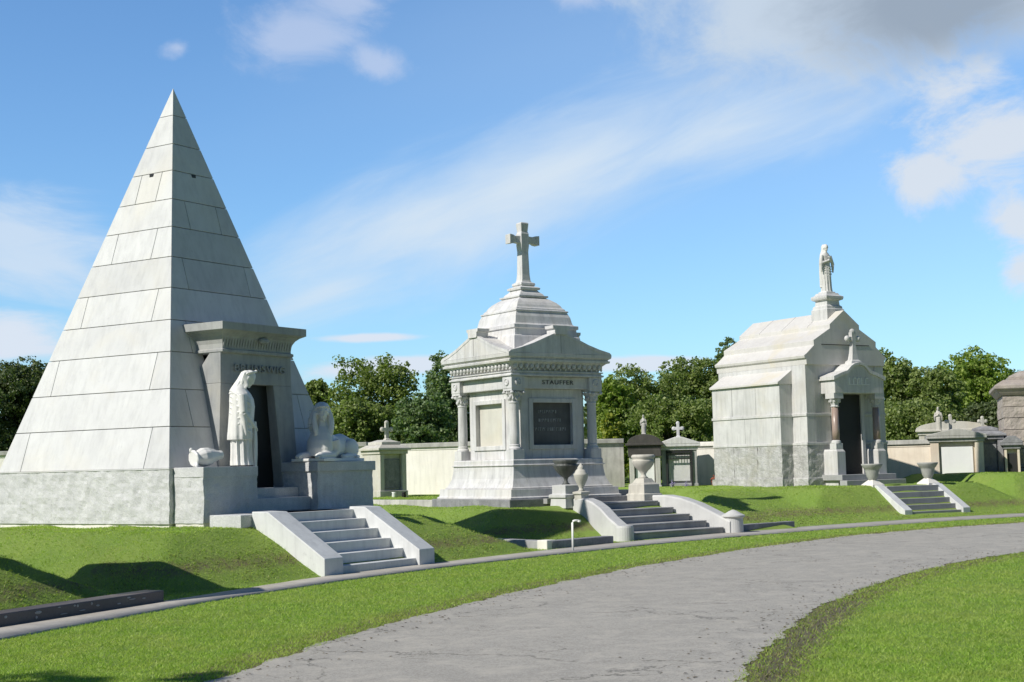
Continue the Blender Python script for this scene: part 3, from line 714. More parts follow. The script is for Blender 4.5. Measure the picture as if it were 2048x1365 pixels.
    # four gables
    for k in range(4):
        g=MB(); c,s=[(1,0),(0,1),(-1,0),(0,-1)][k]
        # concave raking gable profile
        P=[(-1.56,4.455),(-1.5,4.5),(-1.2,4.57),(-.85,4.68),(-.5,4.82),(-.2,4.94),(0,5.0),(.2,4.94),(.5,4.82),(.85,4.68),(1.2,4.57),(1.5,4.5),(1.56,4.455)]
        I=[(-1.25,4.461),(-.85,4.6),(-.5,4.73),(0,4.88),(.5,4.73),(.85,4.6),(1.25,4.461)]
        def tr(a,d,z): return (a*c+d*s, a*s-d*c, z)
        n=len(P); vs=[tr(p[0],1.56,p[1]) for p in P]+[tr(p[0]*.86,.5,p[1]) for p in P]
        g.add(vs,[tuple(range(n)),tuple(range(n,2*n))[::-1]]+[(i,(i+1)%n,(i+1)%n+n,i+n) for i in range(n)])
        go=g.build('pediment',st,t)
        jt=MB(); jt.add([tr(x,d_,z) for z in (4.47,4.93) for x,d_ in ((-.004,1.563),(.004,1.563),(.004,1.5),(-.004,1.5))],[(3,2,1,0),(4,5,6,7),(0,1,5,4),(1,2,6,5),(2,3,7,6),(3,0,4,7)]); jt.build('joint',M['black'],go)
        # raised raking moulding
        m=MB()
        for i in range(n-1):
            a,b_=P[i],P[i+1]
            m.add([tr(a[0],1.57,a[1]-.06),tr(b_[0],1.57,b_[1]-.06),tr(b_[0],1.57,b_[1]+.015),tr(a[0],1.57,a[1]+.015),
                   tr(a[0],1.45,a[1]-.06),tr(b_[0],1.45,b_[1]-.06),tr(b_[0],1.45,b_[1]+.015),tr(a[0],1.45,a[1]+.015)],
                  [(0,1,2,3),(7,6,5,4),(0,4,5,1),(3,2,6,7),(0,3,7,4),(1,5,6,2)])
        m.build('raking_moulding',st,go)
        a=MB(); 
        a.add([tr(x,d,z) for z,h in ((4.93,.19),(5.0,.2),(5.06,.2),(5.08,.25),(5.15,.26)) for x,d in ((-h,1.6),(h,1.6),(h,1.25),(-h,1.25))],
              [(3,2,1,0),(16,17,18,19)]+[(i*4+j,i*4+(j+1)%4,(i+1)*4+(j+1)%4,(i+1)*4+j) for i in range(4) for j in range(4)])
        a.build('acroterion',st,go)
    # stepped bell roof
    MB().sq([(1.06,4.45),(1.01,4.9),(1.0,4.94),(.955,4.96),(.945,5.12),(.985,5.14),(.985,5.22),(.905,5.24),(.88,5.27),(.865,5.33),(.84,5.45),(.785,5.57),(.81,5.58),(.81,5.61),(.755,5.63),(.75,5.66),(.7,5.7),(.67,5.76),(.6,5.84),(.5,5.915),(.42,5.965),(.4,5.97),(.45,5.99),(.45,6.03),(.38,6.04),(.35,6.09),(.29,6.14),(.25,6.19),(.3,6.2),(.31,6.25),(.25,6.28),(.19,6.3),(.22,6.33),(.21,6.38),(.15,6.41),(.12,6.5)]).build('roof',st,t,bevel=.003)
    # cross
    x=MB(); x.sq([(.135,6.44),(.12,6.6),(.105,7.2),(.12,7.36),(.12,7.66),(.1,7.72),(.12,7.93),(.1,7.96)])
    for s in (-1,1):
        x.add([(s*a,b_,z) for a,h,k in ((.1,.1,.09),(.28,.085,.075),(.34,.11,.1),(.46,.125,.11)) for b_,z in ((-k,7.51-h),(k,7.51-h),(k,7.51+h),(-k,7.51+h))],
              [(0,1,2,3),(12,13,14,15)]+[(i*4+j,i*4+(j+1)%4,(i+1)*4+(j+1)%4,(i+1)*4+j) for i in range(3) for j in range(4)])
    x.build('cross',st,t,bevel=.01)
maus_m()

def stair_m():
    t=thing('staircase','grey weathered steps between curved cheek walls below the cross-topped mausoleum','staircase',(3.6,32.9,0),rot_h(50))
    cu=.42
    s=MB()
    for i,(v,z,h) in enumerate(((.28,.16,1.58),(.70,.32,1.45),(1.12,.48,1.32),(1.54,.64,1.2),(1.98,.8,1.12))):
        s.box(cu-h,cu+h,v,v+.5 if i<4 else 4.3,z-.2,z-.035); s.box(cu-h,cu+h,v-.025,v+.5 if i<4 else 4.3,z-.035,z)
    s.build('steps',M['stepM'],t,bevel=.008)
    s=MB(); s.box(cu-1.7,cu+1.75,2.9,4.2,.8,.93); s.box(cu-1.6,cu+1.65,3.2,4.2,.93,1.06)
    s.build('upper_steps',M['stepM'],t,bevel=.01)
    for sg,name in ((-1,0),(1,1)):
        c=MB(); rings=[]
        for v,z,h,w in ((.1,.3,1.62,.36),(.25,.36,1.62,.36),(.6,.52,1.55,.36),(1.0,.72,1.42,.36),(1.4,.86,1.3,.36),(1.8,.93,1.18,.36),(2.3,.93,1.12,.36),(3.1,.93,1.1,.36)):
            a=cu+sg*h; b=cu+sg*(h+w); rings.append([(a,v,-.2 if v<1.5 else .3),(b,v,-.2 if v<1.5 else .3),(b,v,z-.03),(b-sg*.03,v,z),(a+sg*.03,v,z),(a,v,z-.03)])
        c.loft(rings); c.build('cheek_wall',M['cheekM'],t,bevel=.01)
    # end piers
    p=MB(); p.lathe([(.21,-.1),(.2,.3),(.19,.34)],cu-1.86,.12,24); p.build('end_pier',M['cheekM'],t)
    p=MB(); p.lathe([(.24,-.1),(.23,.36),(.28,.4),(.28,.43),(.2,.47),(.1,.53),(.02,.56)],cu+1.87,.2,28); p.build('end_pier',M['cheekM'],t,label='round end pier with a low conical cap')
stair_m()
def urn_obj(label, F, a, b, z, prof, mat, ped=None, fl=0, rz=0):
    x,y=wpt(F,a,b); t=thing('urn',label,'urn',(x,y,z),rz)
    zz=0
    if ped:
        m=MB(); m.sq(ped); m.build('pedestal',mat[1],t,bevel=.01); zz=ped[-1][1]
    m=MB(); m.lathe([(r,zz+q) for r,q in prof],n=40,flute=fl,nf=14); m.build('bowl',mat[0],t,smooth=True)
    return t
SR=rot_h(50)
urn_obj('dark fluted metal urn, left of the grey steps', SF,-1.02,2.5,.8,[(.11,0),(.06,.04),(.04,.1),(.06,.16),(.14,.22),(.25,.34),(.29,.43),(.3,.46),(.265,.47),(.265,.5),(.31,.56),(.295,.58),(.26,.56),(.24,.5)],(M['lead'],M['cheekM']),[(.28,-.1),(.26,.14),(.3,.15),(.3,.22),(.24,.24),(.24,.44),(.1,.46)],.04,SR)
urn_obj('pale round stone urn on a block, right of the grey steps', SF,1.6,2.5,.8,[(.13,0),(.07,.05),(.06,.1),(.1,.16),(.12,.19),(.18,.24),(.25,.33),(.285,.42),(.28,.45),(.255,.46),(.255,.48),(.3,.52),(.295,.56),(.26,.59),(.17,.58)],(M['urn'],M['urn']),[(.32,-.1),(.32,.16),(.28,.18),(.27,.4),(.2,.44),(.14,.55)],0,SR)
urn_obj('slim lidded white stone urn beside the dark fluted urn', SF,-.97,2.02,.93,[(.09,0),(.055,.04),(.055,.08),(.1,.17),(.15,.27),(.175,.37),(.18,.4),(.145,.43),(.14,.445),(.12,.49),(.075,.525),(.085,.54),(.06,.58),(.01,.65)],(M['urn'],M['urn']),[(.12,-.04),(.12,.08),(.15,.1),(.15,.15),(.08,.17)],0,SR)

# ------------------------------------------------------------------ gabled mausoleum with statue
TR=rot_h(59.3)
def maus_t():
    t=thing('mausoleum','weathered gabled mausoleum with a columned porch and rooftop pedestal','mausoleum',(8.915,43.465,0),TR)
    st=M['marbleT']
    W=3.25; L=4.15
    # rough base zone and plinth
    rock(t,'base_course',M['rockT'],-.1,W+.1,-.08,L+.1,.55,1.15,.03,.14)
    MB().box(-.075,W+.075,-.055,L+.075,1.14,1.18).build('plinth_course',st,t,bevel=.008)
    rock(t,'rough_wall',M['rockT'],-.04,W+.04,-.04,L+.04,1.15,2.17,.02,.14)
    MB().box(-.06,W+.06,-.06,L+.06,2.17,2.25).build('string_course',st,t,bevel=.01)
    MB().box(0,W,0,L,2.25,3.05).build('wall',st,t); MB().box(-.04,W+.04,-.04,L+.04,3.05,3.14).build('belt_course',st,t,bevel=.012)
    MB().box(0,W,0,L,3.14,4.62).build('upper_wall',st,t)
    MB().box(-.01,.36,-.03,.3,2.25,4.62).build('corner_pilaster',st,t,bevel=.01); MB().box(W-.36,W+.01,-.03,.3,2.25,4.62).build('corner_pilaster',st,t,bevel=.01)
    # side aisles
    for sgn in (0,1):
        a0,a1=(-.5,0) if sgn==0 else (W,W+.5)
        v0,v1=.62,3.9
        rock(t,'aisle_base',M['rockT'],a0-.05*(1-sgn),a1+.05*sgn,v0-.05,v1+.05,.55,1.15,.03,.14)
        rock(t,'aisle_rough_wall',M['rockT'],a0,a1,v0,v1,1.15,2.17,.018,.14)
        MB().box(a0-.02*(1-sgn),a1+.02*sgn,v0-.02,v1+.02,2.17,2.25).build('aisle_string_course',st,t,bevel=.01)
        m=MB(); m.box(a0,a1,v0,v1,2.25,3.05); m.box(a0-.03*(1-sgn),a1+.03*sgn,v0-.03,v1+.03,3.05,3.13); m.box(a0,a1,v0,v1,3.13,4.06)
        aw=m.build('aisle',st,t,bevel=.006)
        if sgn==0: poly=[(-.58,4.06),(-.58,4.12),(-.45,4.2),(.0,4.5),(.0,4.06)]
        else: poly=[(W,4.06),(W,4.5),(W+.45,4.2),(W+.58,4.12),(W+.58,4.06)]
        MB().prism(poly,'y',v0-.03,v1+.03).build('aisle_roof',M['roofT'],aw,bevel=.004)
    # stone slab roof: stepped gable section extruded
    c=W/2
    half=[(c,4.62),(c+.01,4.78),(c+.07,4.82),(c+.09,4.9),(c-.02,4.97),(1.3,5.22),(1.31,5.38),(.62,5.76),(.62,5.89),(0,6.35)]
    def sec(hh): return [(c-x,z) for x,z in hh]+[(c+x,z) for x,z in hh[::-1][1:]]
    MB().prism(sec(half),'y',-.1,L+.08).build('roof',M['roofT'],t,bevel=.01)
    g=MB(); g.box(c-1.0,c+1.0,-.112,-.1,5.24,5.262)
    g.build('gable_joint',M['black'],t)
    def Jb(*a): MB().box(*a).build('joint',M['black'],t)
    def Jp(*a): MB().prism(*a).build('joint',M['black'],t)
    for z0,z1 in ((1.2,2.15),(2.27,3.04),(3.15,4.02)):
        for v_ in ((1.75,2.9) if z0!=2.27 else (2.3,)): Jb(-.503,-.4,v_-.004,v_+.004,z0,z1)
    for v_ in (1.3,2.75): Jp([(c-1.3,5.222),(c-.62,5.762),(c-.62,5.7),(c-1.3,5.16)],'y',v_-.005,v_+.005)
    for v_ in (.9,2.1,3.2): Jp([(c-.62,5.893),(c,6.353),(c,6.3),(c-.62,5.84)],'y',v_-.005,v_+.005)
    # rooftop pedestal
    MB().sq([(.36,6.0),(.36,6.42),(.33,6.44),(.32,6.52),(.27,6.56),(.26,6.7),(.34,6.73),(.36,6.78),(.36,6.84),(.28,6.88),(.24,6.95)],c,.62).build('statue_pedestal',st,t,bevel=.006)
    # porch
    po=MB()
    po.prism([(.62,3.72),(.62,4.22),(.9,4.3),(1.15,4.36),(1.3,4.5),(1.42,4.58),(c+.0,4.62),(2*c-1.42,4.58),(2*c-1.3,4.5),(2*c-1.15,4.36),(2*c-.9,4.3),(2*c-.62,4.22),(2*c-.62,3.72)],'y',-.62,.0)
    pr=po.build('porch_canopy',st,t,bevel=.02)
    m=MB(); m.prism([(.55,4.12),(.55,4.24),(.9,4.36),(1.12,4.42),(1.28,4.56),(1.42,4.64),(c,4.68),(c,4.6),(1.42,4.56),(1.3,4.46),(1.15,4.32),(.9,4.26)],'y',-.68,.0)
    m.prism([(2*c-x,z) for x,z in [(.55,4.12),(.55,4.24),(.9,4.36),(1.12,4.42),(1.28,4.56),(1.42,4.64),(c-.004,4.68),(c-.004,4.6),(1.42,4.56),(1.3,4.46),(1.15,4.32),(.9,4.26)]],'y',-.68,.0)
    m.build('hood_moulding',st,pr,bevel=.006)
    lt=MB(); X=c-.42; lt.box(X,X+.85,-.63,-.615,3.985,4.0)
    for kind in 'iTpiF':
        lt.box(X,X+.03,-.635,-.618,4.0,4.2)
        if kind in 'TF': lt.box(X,X+.13,-.635,-.618,4.17,4.2)
        if kind=='p': lt.box(X,X+.12,-.635,-.618,4.17,4.2); lt.box(X+.1,X+.13,-.635,-.618,4.0,4.2)
        X+=.17
    lt.build('lettering',M['white'],pr)
    # celtic cross on the canopy
    x=MB(); y0=-.42
    x.add([(c+a,y0+b,z) for z,h,k in ((4.6,.24,.16),(4.72,.2,.14),(4.76,.14,.1),(4.95,.1,.08),(5.2,.07,.065),(5.62,.09,.07)) for a,b in ((-h,-k),(h,-k),(h,k),(-h,k))],
          [(3,2,1,0),(20,21,22,23)]+[(i*4+j,i*4+(j+1)%4,(i+1)*4+(j+1)%4,(i+1)*4+j) for i in range(5) for j in range(4)])
    for dx,dz in ((-.22,0),(.22,0),(0,.22)): x.ell((c+dx,y0,5.42+dz),(.095,.08,.095),14,10)
    x.box(c-.22,c+.22,y0-.055,y0+.055,5.36,5.48)
    x.build('cross',st,t,bevel=.008)
    for sg in (-1,1):
        cx=c+sg*.85; cy=-.42
        q=MB(); q.box(cx-.17,cx+.17,cy-.2,cy+.42,.9,1.95); q.frus(cx-.17,cx+.17,cy-.2,cy+.42,1.95,cx-.14,cx+.14,cy-.14,cy+.4,2.02); q.box(cx-.14,cx+.14,cy-.14,cy+.14,2.02,2.2); q.lathe([(.15,2.2),(.14,2.27),(.11,2.3)],cx,cy,24)
        pb=q.build('column_pedestal',st,t,bevel=.01)
        MB().lathe([(.11,2.3),(.112,2.6),(.1,3.3)],cx,cy,28).build('column_shaft',M['pink'],t,smooth=True,label='polished pink granite shaft')
        q=MB(); q.lathe([(.1,3.3),(.125,3.32),(.105,3.36),(.12,3.44),(.18,3.54),(.15,3.56)],cx,cy,28,flute=.1,nf=8); q.box(cx-.19,cx+.19,cy-.19,cy+.19,3.56,3.73)
        for a in range(8):
            an=a*math.pi/4; q.ell((cx+.15*math.cos(an),cy+.15*math.sin(an),3.48),(.035,.035,.05),8,6)
        q.build('capital',st,t)
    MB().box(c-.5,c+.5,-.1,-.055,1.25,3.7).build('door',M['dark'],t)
    m=MB(); m.box(c-.64,c-.5,-.16,-.03,1.25,3.74); m.box(c+.5,c+.64,-.16,-.03,1.25,3.74); m.build('door_jamb',st,t,bevel=.01)
    m=MB(); m.box(.5,2*c-.5,-.9,0,1.08,1.25); m.box(.4,2*c-.4,-1.2,-.9,.92,1.08); m.box(.4,2*c-.4,-1.2,0,.6,.92); m.build('porch_step',M['stepM'],t,bevel=.012)
maus_t()
def stair_t():
    t=thing('staircase','grey steps between straight white cheek walls at the gabled mausoleum','staircase',(8.915,43.465,0),TR)
    s=MB(); x0,x1=.6,2.72
    for i in range(5):
        z=.18*(i+1); y=-3.45+.21*i
        s.box(x0,x1,y,(y+.3) if i<4 else -1.0,z-.25,z)
    s.build('steps',M['stepM'],t,bevel=.008)
    for a in (.34,2.7):
        MB().prism([(-3.52,-.1),(-3.52,.24),(-2.48,.93),(-2.3,.94),(-2.3,-.1)],'x',a,a+.3).build('cheek_wall',M['stairP'],t,bevel=.01)
    return t
stair_t()
for (u_,lab) in ((.5,'grey cement pot at the left of the porch steps'),(2.78,'grey cement pot at the right of the porch steps')):
    x,y=wpt(TF,u_,-2.15); t=thing('plant_pot',lab,'pot',(x,y,.9),TR,group='cement pots flanking the gabled mausoleum steps')
    MB().sq([(.24,-.2),(.24,.05),(.06,.22)]).build('pedestal',M['cream'],t,bevel=.01)
    MB().lathe([(.07,.15),(.1,.17),(.17,.3),(.2,.45),(.21,.5),(.235,.52),(.3,.62),(.31,.66),(.29,.665),(.25,.64),(.2,.56)],n=36).build('bowl',M['pot'],t,smooth=True)

def small_woman(name,label,locn,rz,s,mat,vox):
    t=thing(name,label,'statue',locn,rz); b=MB()
    b.box(-.2*s,.2*s,-.2*s,.2*s,0,.05*s)
    S=[(0.03,0,.17,.19,.15),(.3,0,.15,.17,.16),(.6,0,.15,.17,.14),(.85,0,.14,.165,.1),(1.0,0,.125,.15,.06),(1.12,0,.12,.17,.03),(1.25,0,.12,.19,.02),(1.34,0,.08,.13,0),(1.4,0,.055,.055,0),(1.46,0,.05,.05,0)]
    b.loft([cloth_ring(cx*s,0,z*s,rx*s,ry*s,am,11,z*2) for z,cx,rx,ry,am in S])
    b.loft([cloth_ring(-.07*s,0,z*s,rx*s,ry*s,.05,9,z) for z,rx,ry in ((.2,.13,.2),(.7,.12,.21),(1.1,.1,.2),(1.3,.09,.16),(1.45,.08,.09),(1.6,.07,.08),(1.66,.03,.03))])
    head(b,(.02*s,0,1.53*s),0,s*1.0,.2)
    for sg in (-1,1):
        sh=Vector((.02,.18*sg,1.27))*s; el=Vector((.06,.25*sg,1.0))*s; wr=Vector((.17,.07*sg,1.12+.05*sg))*s
        b.tube([sh,el],[.06*s,.055*s],10); b.tube([el,wr],[.055*s,.032*s],10); hand(b,wr,(.2,-.9*sg,.35),(1,0,.2),s*.95,.4)
        b.tube([el,el+Vector((0,0,-.3*s))],[.06*s,.025*s],8)
    for k in range(4): b.tube([(.1*s,-.16*s,(.95-.08*k)*s),(.16*s,0,(.85-.1*k)*s),(.12*s,.15*s,(.9-.08*k)*s)],.014*s,6)
    b.build('figure',mat,t,remesh=vox); return t
x,y=wpt(TF,1.625,.62)
small_woman('statue','weathered stone woman with folded arms standing on the mausoleum roof',(x,y,6.95),rot_h(150),.95,M['statueO'],.012)

# ------------------------------------------------------------------ kerbs, pipe
def kerb(name,label,p,q,z0,z1,w,mat,group=None):
    p=Vector(p);q=Vector(q);d=(q-p); L=d.length
    o=thing(name,label,'kerb',(p.x,p.y,0),math.atan2(d.y,d.x),group)
    rr=MB(); rr.box(0,L,0,w,z0,z1); rr.build('block',mat,o,bevel=.012); return o
k=kerb('kerb','long dark red granite kerb with chipped face along the shaded mound',(-8.3,10.6),(-4.72,19.25),-.1,.165,.32,M['kerbD'])
ch=MB(); rr=random.Random(5)
for i in range(26):
    xx=rr.uniform(3.5,9.0); ch.ell((xx,-.002,rr.uniform(.05,.14)),(rr.uniform(.02,.07),.006,rr.uniform(.006,.02)),8,6)
ch.build('chipped_edge',M['kerb'],k)
kerb('kerb','low dark kerb left of the grey steps',(.74,29.5),(2.1,31.05),-.1,.17,.3,M['greytomb'])
kerb('kerb','pale grey kerb running back beside the shaded lawn',(-.9,31.6),(.5,29.72),-.1,.165,.25,M['kerb'])
o=MB().box(-.14,.14,-.14,.14,-.1,.19).build('corner_stone',M['cream'],None,bevel=.015); o.location=(.62,29.6,0); o.rotation_euler=(0,0,.8); tag(o,'small pale square corner stone between two low kerbs','kerb stone')
kerb('kerb','low dark kerb right of the round pier',(5.3,34.75),(7.05,36.35),-.1,.18,.26,M['greytomb'])
kerb('kerb','low stained stone kerb running back from the ornate mausoleum lawn',(-1.9,36.9),(-4.2,39.4),.3,.9,.25,M['conc'])
x,y=(1.12,28.6)
t=thing('water_pipe','thin white standpipe with bent top beside the path','water pipe',(x,y,0),0)
MB().tube([(0,0,-.05),(0,0,.57),(.015,0,.6),(.05,0,.61),(.13,0,.61)],.022,12).build('pipe',M['white'],t,smooth=True)
MB().lathe([(.02,-.02),(.035,-.02),(.035,.02),(.02,.02)],n=12).build('spout',M['white'],t).location=(.14,0,.6)

# ------------------------------------------------------------------ background walls and small tombs
def wall(label,x0,x1,y0,y1,z0,z1,mat,cope,group=None):
    L=math.hypot(x1-x0,y1-y0); t=thing('boundary_wall',label,'wall',(x0,y0,0),math.atan2(y1-y0,x1-x0),group)
    MB().box(0,L,0,.6,z0,z1-.22).build('wall_face',mat,t,bevel=.01)
    MB().box(-.0,L+.0,-.09,.69,z1-.22,z1-.06).build('coping',cope,t,bevel=.02)
    MB().box(0,L,-.02,.62,z1-.3,z1-.221).build('moulding',mat,t)
    m=MB()
    return t
wall('long cream rendered wall seen left of the pyramid',-26,-5.2,53.5,50.5,.3,2.75,M['cream'],M['cope'])
wall('cream stained wall between the cross-topped tomb and carved mausoleum',-4.2,1.2,50.6,47.2,.3,2.66,M['cream'],M['cope'])
wall('grey streaked concrete wall right of the cross-topped mausoleum',1.65,3.8,49.5,49.7,.3,2.66,M['conc'],M['conc'])
wall('pale plaster wall left of the gabled mausoleum',5.9,9.4,51.2,49.0,.3,2.5,M['cream'],M['cream'])
wall('cream wall with grey coping right of the gabled mausoleum',12.2,14.5,51.4,49.6,.1,2.4,M['tan'],M['cope'])

def cross_mb(h,w,th,trefoil=True):
    m=MB(); m.sq([(w*.55,0),(w*.5,.08*h),(w*.3,.14*h),(w*.22,.2*h)]); m.box(-th,th,-th*.8,th*.8,.15*h,.95*h); m.box(-w,w,-th*.8+.002,th*.8-.002,.6*h-th,.6*h+th)
    if trefoil:
        for dx,dz in ((-w,.6*h),(w,.6*h),(0,.95*h)): m.ell((dx,0,dz),(th*1.35,th*.95,th*1.35),12,8)
    return m
def tomb(label,x,y,w,d,z0,z1,body,cap,panel,roof='gable',rz=0,cross=None,arch=False):
    t=thing('tomb',label,'tomb',(x,y,0),rz); h=w/2
    m=MB(); m.box(-h,-h+.16*w,0,d,z0,z1-.45); m.box(h-.16*w,h,0,d,z0,z1-.45); m.box(-h+.16*w,h-.16*w,.16,d,z0,z1-.45); m.box(-h-.03,h+.03,-.03,d,z0-.15,z0+.22)
    m.build('body',body,t,bevel=.012)
    m=MB(); m.box(-h-.04,h+.04,-.04,d+.04,z1-.45,z1-.33); m.box(-h-.12,h+.12,-.12,d+.1,z1-.33,z1-.25); m.build('cornice',cap,t,bevel=.015)
    if roof=='gable': MB().prism([(-h-.12,z1-.25),(-h-.12,z1-.2),(-.12,z1),(.12,z1),(h+.12,z1-.2),(h+.12,z1-.25)],'y',-.12,d+.1).build('pediment',cap,t,bevel=.02)
    elif roof=='step':
        m=MB(); m.frus(-h-.08,h+.08,-.08,d+.06,z1-.25,-h+.1,h-.1,.08,d-.1,z1-.15); m.box(-h+.14,h-.14,.12,d-.14,z1-.15,z1-.05); m.frus(-h+.18,h-.18,.14,d-.16,z1-.05,-h+.4,h-.4,.3,d-.3,z1+.02); m.build('stepped_roof',cap,t,bevel=.015)
    elif roof=='arch':
        P=[(-h-.12,z1-.25)]+[(h*1.1*math.cos(a), z1-.25+.3*math.sin(a)) for a in np.linspace(math.pi,0,13)]+[(h+.12,z1-.25)]
        MB().prism(P,'y',-.1,d).build('arched_pediment',cap,t,bevel=.01)
    if panel: 
        MB().box(-h+.2*w,h-.2*w,.1,.158,z0+.3,z1-.62).build('tablet',panel,t,bevel=.01)
    if cross:
        c=cross_mb(*cross); c.build('cross',cap,t,bevel=.008).location=(0,d*.35,z1-.01)
    return t
tomb('small grey granite tomb with trefoil cross, left of the ornate mausoleum',-3.95,46.6,1.0,1.15,.8,2.66,M['urn'],M['urn'],M['greytomb'],'step',R(36),(.62,.17,.06))
bt=tomb('blackened tomb with arched top and pale tablet, right of the ornate mausoleum',4.42,48.6,1.05,1.4,.75,2.66,M['conc'],M['black'],M['white'],'arch',-.1)
MB().box(-.56,.56,-.06,.3,1.95,2.21).build('lintel',M['black'],bt,bevel=.02)
t=tomb('white tomb with low gable, cross and iron-gated marble front',5.6,48.7,1.2,1.6,.8,2.6,M['kerb'],M['marbleM'],M['marbleM'],'gable',-.1,(.52,.15,.05))
m=MB()
for xx in (-.42,.42): m.box(xx-.025,xx+.025,-.07,-.03,.85,2.15)
m.box(-.42,.42,-.07,-.03,2.05,2.12); m.box(-.42,.42,-.07,-.03,1.85,1.88); m.box(-.42,.42,-.07,-.03,.9,.94)
for i in range(9): m.box(-.38+.095*i-.006,-.38+.095*i+.006,-.06,-.045,1.88,2.05)
m.build('iron_gate',M['iron'],t)
tomb('tan rendered tomb with curved pediment and white door slab',15.25,49.3,1.75,2.2,.25,2.68,M['tan'],M['cope'],M['white'],'gable',-.25)
tomb('dark grey carved tomb with stepped lid, left of sandstone tomb',16.55,50.2,1.15,1.6,.4,2.75,M['greytomb'],M['greytomb'],M['greytomb'],'step',-.3)
tomb('low narrow grey tomb tucked against the sandstone tomb',17.25,49.6,.5,1.2,.5,2.4,M['tan'],M['greytomb'],M['iron'],'gable',-.3)
small_woman('statue','small white angel-like figure on the tan tomb roof',(14.75,49.6,2.62),rot_h(200),.5,M['urn'],.012)
small_woman('statue','small dark kneeling figure above the blackened arched tomb',(4.45,49.0,2.72),rot_h(190),.4,M['conc'],.012)
o=cross_mb(.55,.14,.05).build('stone_cross',M['urn'],None,bevel=.008); o.location=(15.25,49.9,2.62); tag(o,'small pale trefoil cross on the tan tomb roof ridge','cross')
o=cross_mb(.35,.12,.05).build('stone_cross',M['urn'],None,bevel=.008); o.location=(16.6,50.6,2.74); tag(o,'tiny pale cross ornament on the dark carved tomb','cross')
tomb('broad pale tomb with flat curved roof behind the dark carved tomb',16.4,53.5,2.4,2.5,.4,3.0,M['urn'],M['urn'],None,'arch',-.3)

# rusticated sandstone tomb cut by the right edge
def tomb_g():
    t=thing('tomb','large rusticated sandstone tomb at the right edge of the scene','tomb',(17.5,51,0),rot_h(106))
    for i,(a,b) in enumerate(((.8,1.28),(1.3,1.95),(1.97,2.2),(2.22,2.63),(2.65,3.05),(3.07,3.45),(3.47,3.85))):
        rock(t,'stone_course',M['rust'],-.02*(i%2),3.3,-.02*(i%2),4,a,b,.022,.16)
    m=MB(); m.sq([(1.7,3.86),(1.78,3.95),(1.85,4.05),(1.92,4.1),(1.92,4.22),(1.6,4.42)],1.65,2,.35); m.build('cornice',M['rust'],t,bevel=.02)
    m=MB(); m.sq([(1.4,4.42),(1.4,4.55),(1.0,4.75),(.4,4.8)],1.65,2,.35); m.build('roof_slab',M['rust'],t,bevel=.02)
tomb_g()
# tomb standing out of frame on the left; its shadow lies across the near mound
def tomb_l():
    t=thing('tomb','stone mausoleum beyond the left edge whose shadow crosses the mound','tomb',(-8.0,16.9,0),rot_h(26))
    MB().box(0,2.2,0,2.6,.5,3.0).build('body',M['marbleT'],t,bevel=.01)
    MB().prism([(-.15,3.0),(-.15,3.15),(1.1,3.9),(2.35,3.15),(2.35,3.0)],'y',-.1,2.7).build('roof',M['marbleT'],t,bevel=.01)
tomb_l()
# grave vases along the walls
def vase(label,x,y,z,s,mat,flower=None):
    t=thing('flower_vase',label,'vase',(x,y,z),0); MB().lathe([(.05*s,0),(.08*s,.08*s),(.07*s,.18*s),(.09*s,.22*s)],n=16).build('vase',mat,t,smooth=True)
    if flower:
        m=MB(); r=random.Random(int(x*10))
        for i in range(26):
            p=Vector((r.gauss(0,.06*s),r.gauss(0,.06*s),.3*s+r.gauss(0,.07*s))); m.tube([(0,0,.2*s),p*.5+Vector((0,0,.12*s)),p],[.004*s,.004*s,.003*s],4); m.ell(p,(.03*s,.03*s,.022*s),8,5)
        m.build('flowers',flower,t)
def plain(name,col,r=.6):
    m,nt,b=newmat(name); b.inputs['Base Color'].default_value=col+(1,); b.inputs['Roughness'].default_value=r; return m
M['violet']=plain('violet petals',(.35,.3,.5)); M['redf']=plain('rust petals',(.3,.07,.04)); M['pinkf']=plain('pink petals',(.6,.25,.25))
vase('white grave vase at the foot of the granite cross tomb',-3.9,46.1,.78,.9,M['white'])
vase('dark grave vase beside the white one at the granite tomb',-3.6,46.3,.78,.9,M['iron'])
vase('terracotta vase with rust-red blooms near the gabled mausoleum',6.75,48.6,.8,1.1,M['terra'],M['redf'])
vase('violet flowers before the iron-gated tomb',5.3,48.2,.78,.7,M['iron'],M['violet'])
vase('pale lilac flowers right of the violet ones',5.75,48.2,.78,.6,M['white'],M['violet'])
vase('pink flowers in a dark pot before the tan tomb',14.8,48.7,.5,.8,M['iron'],M['pinkf'])

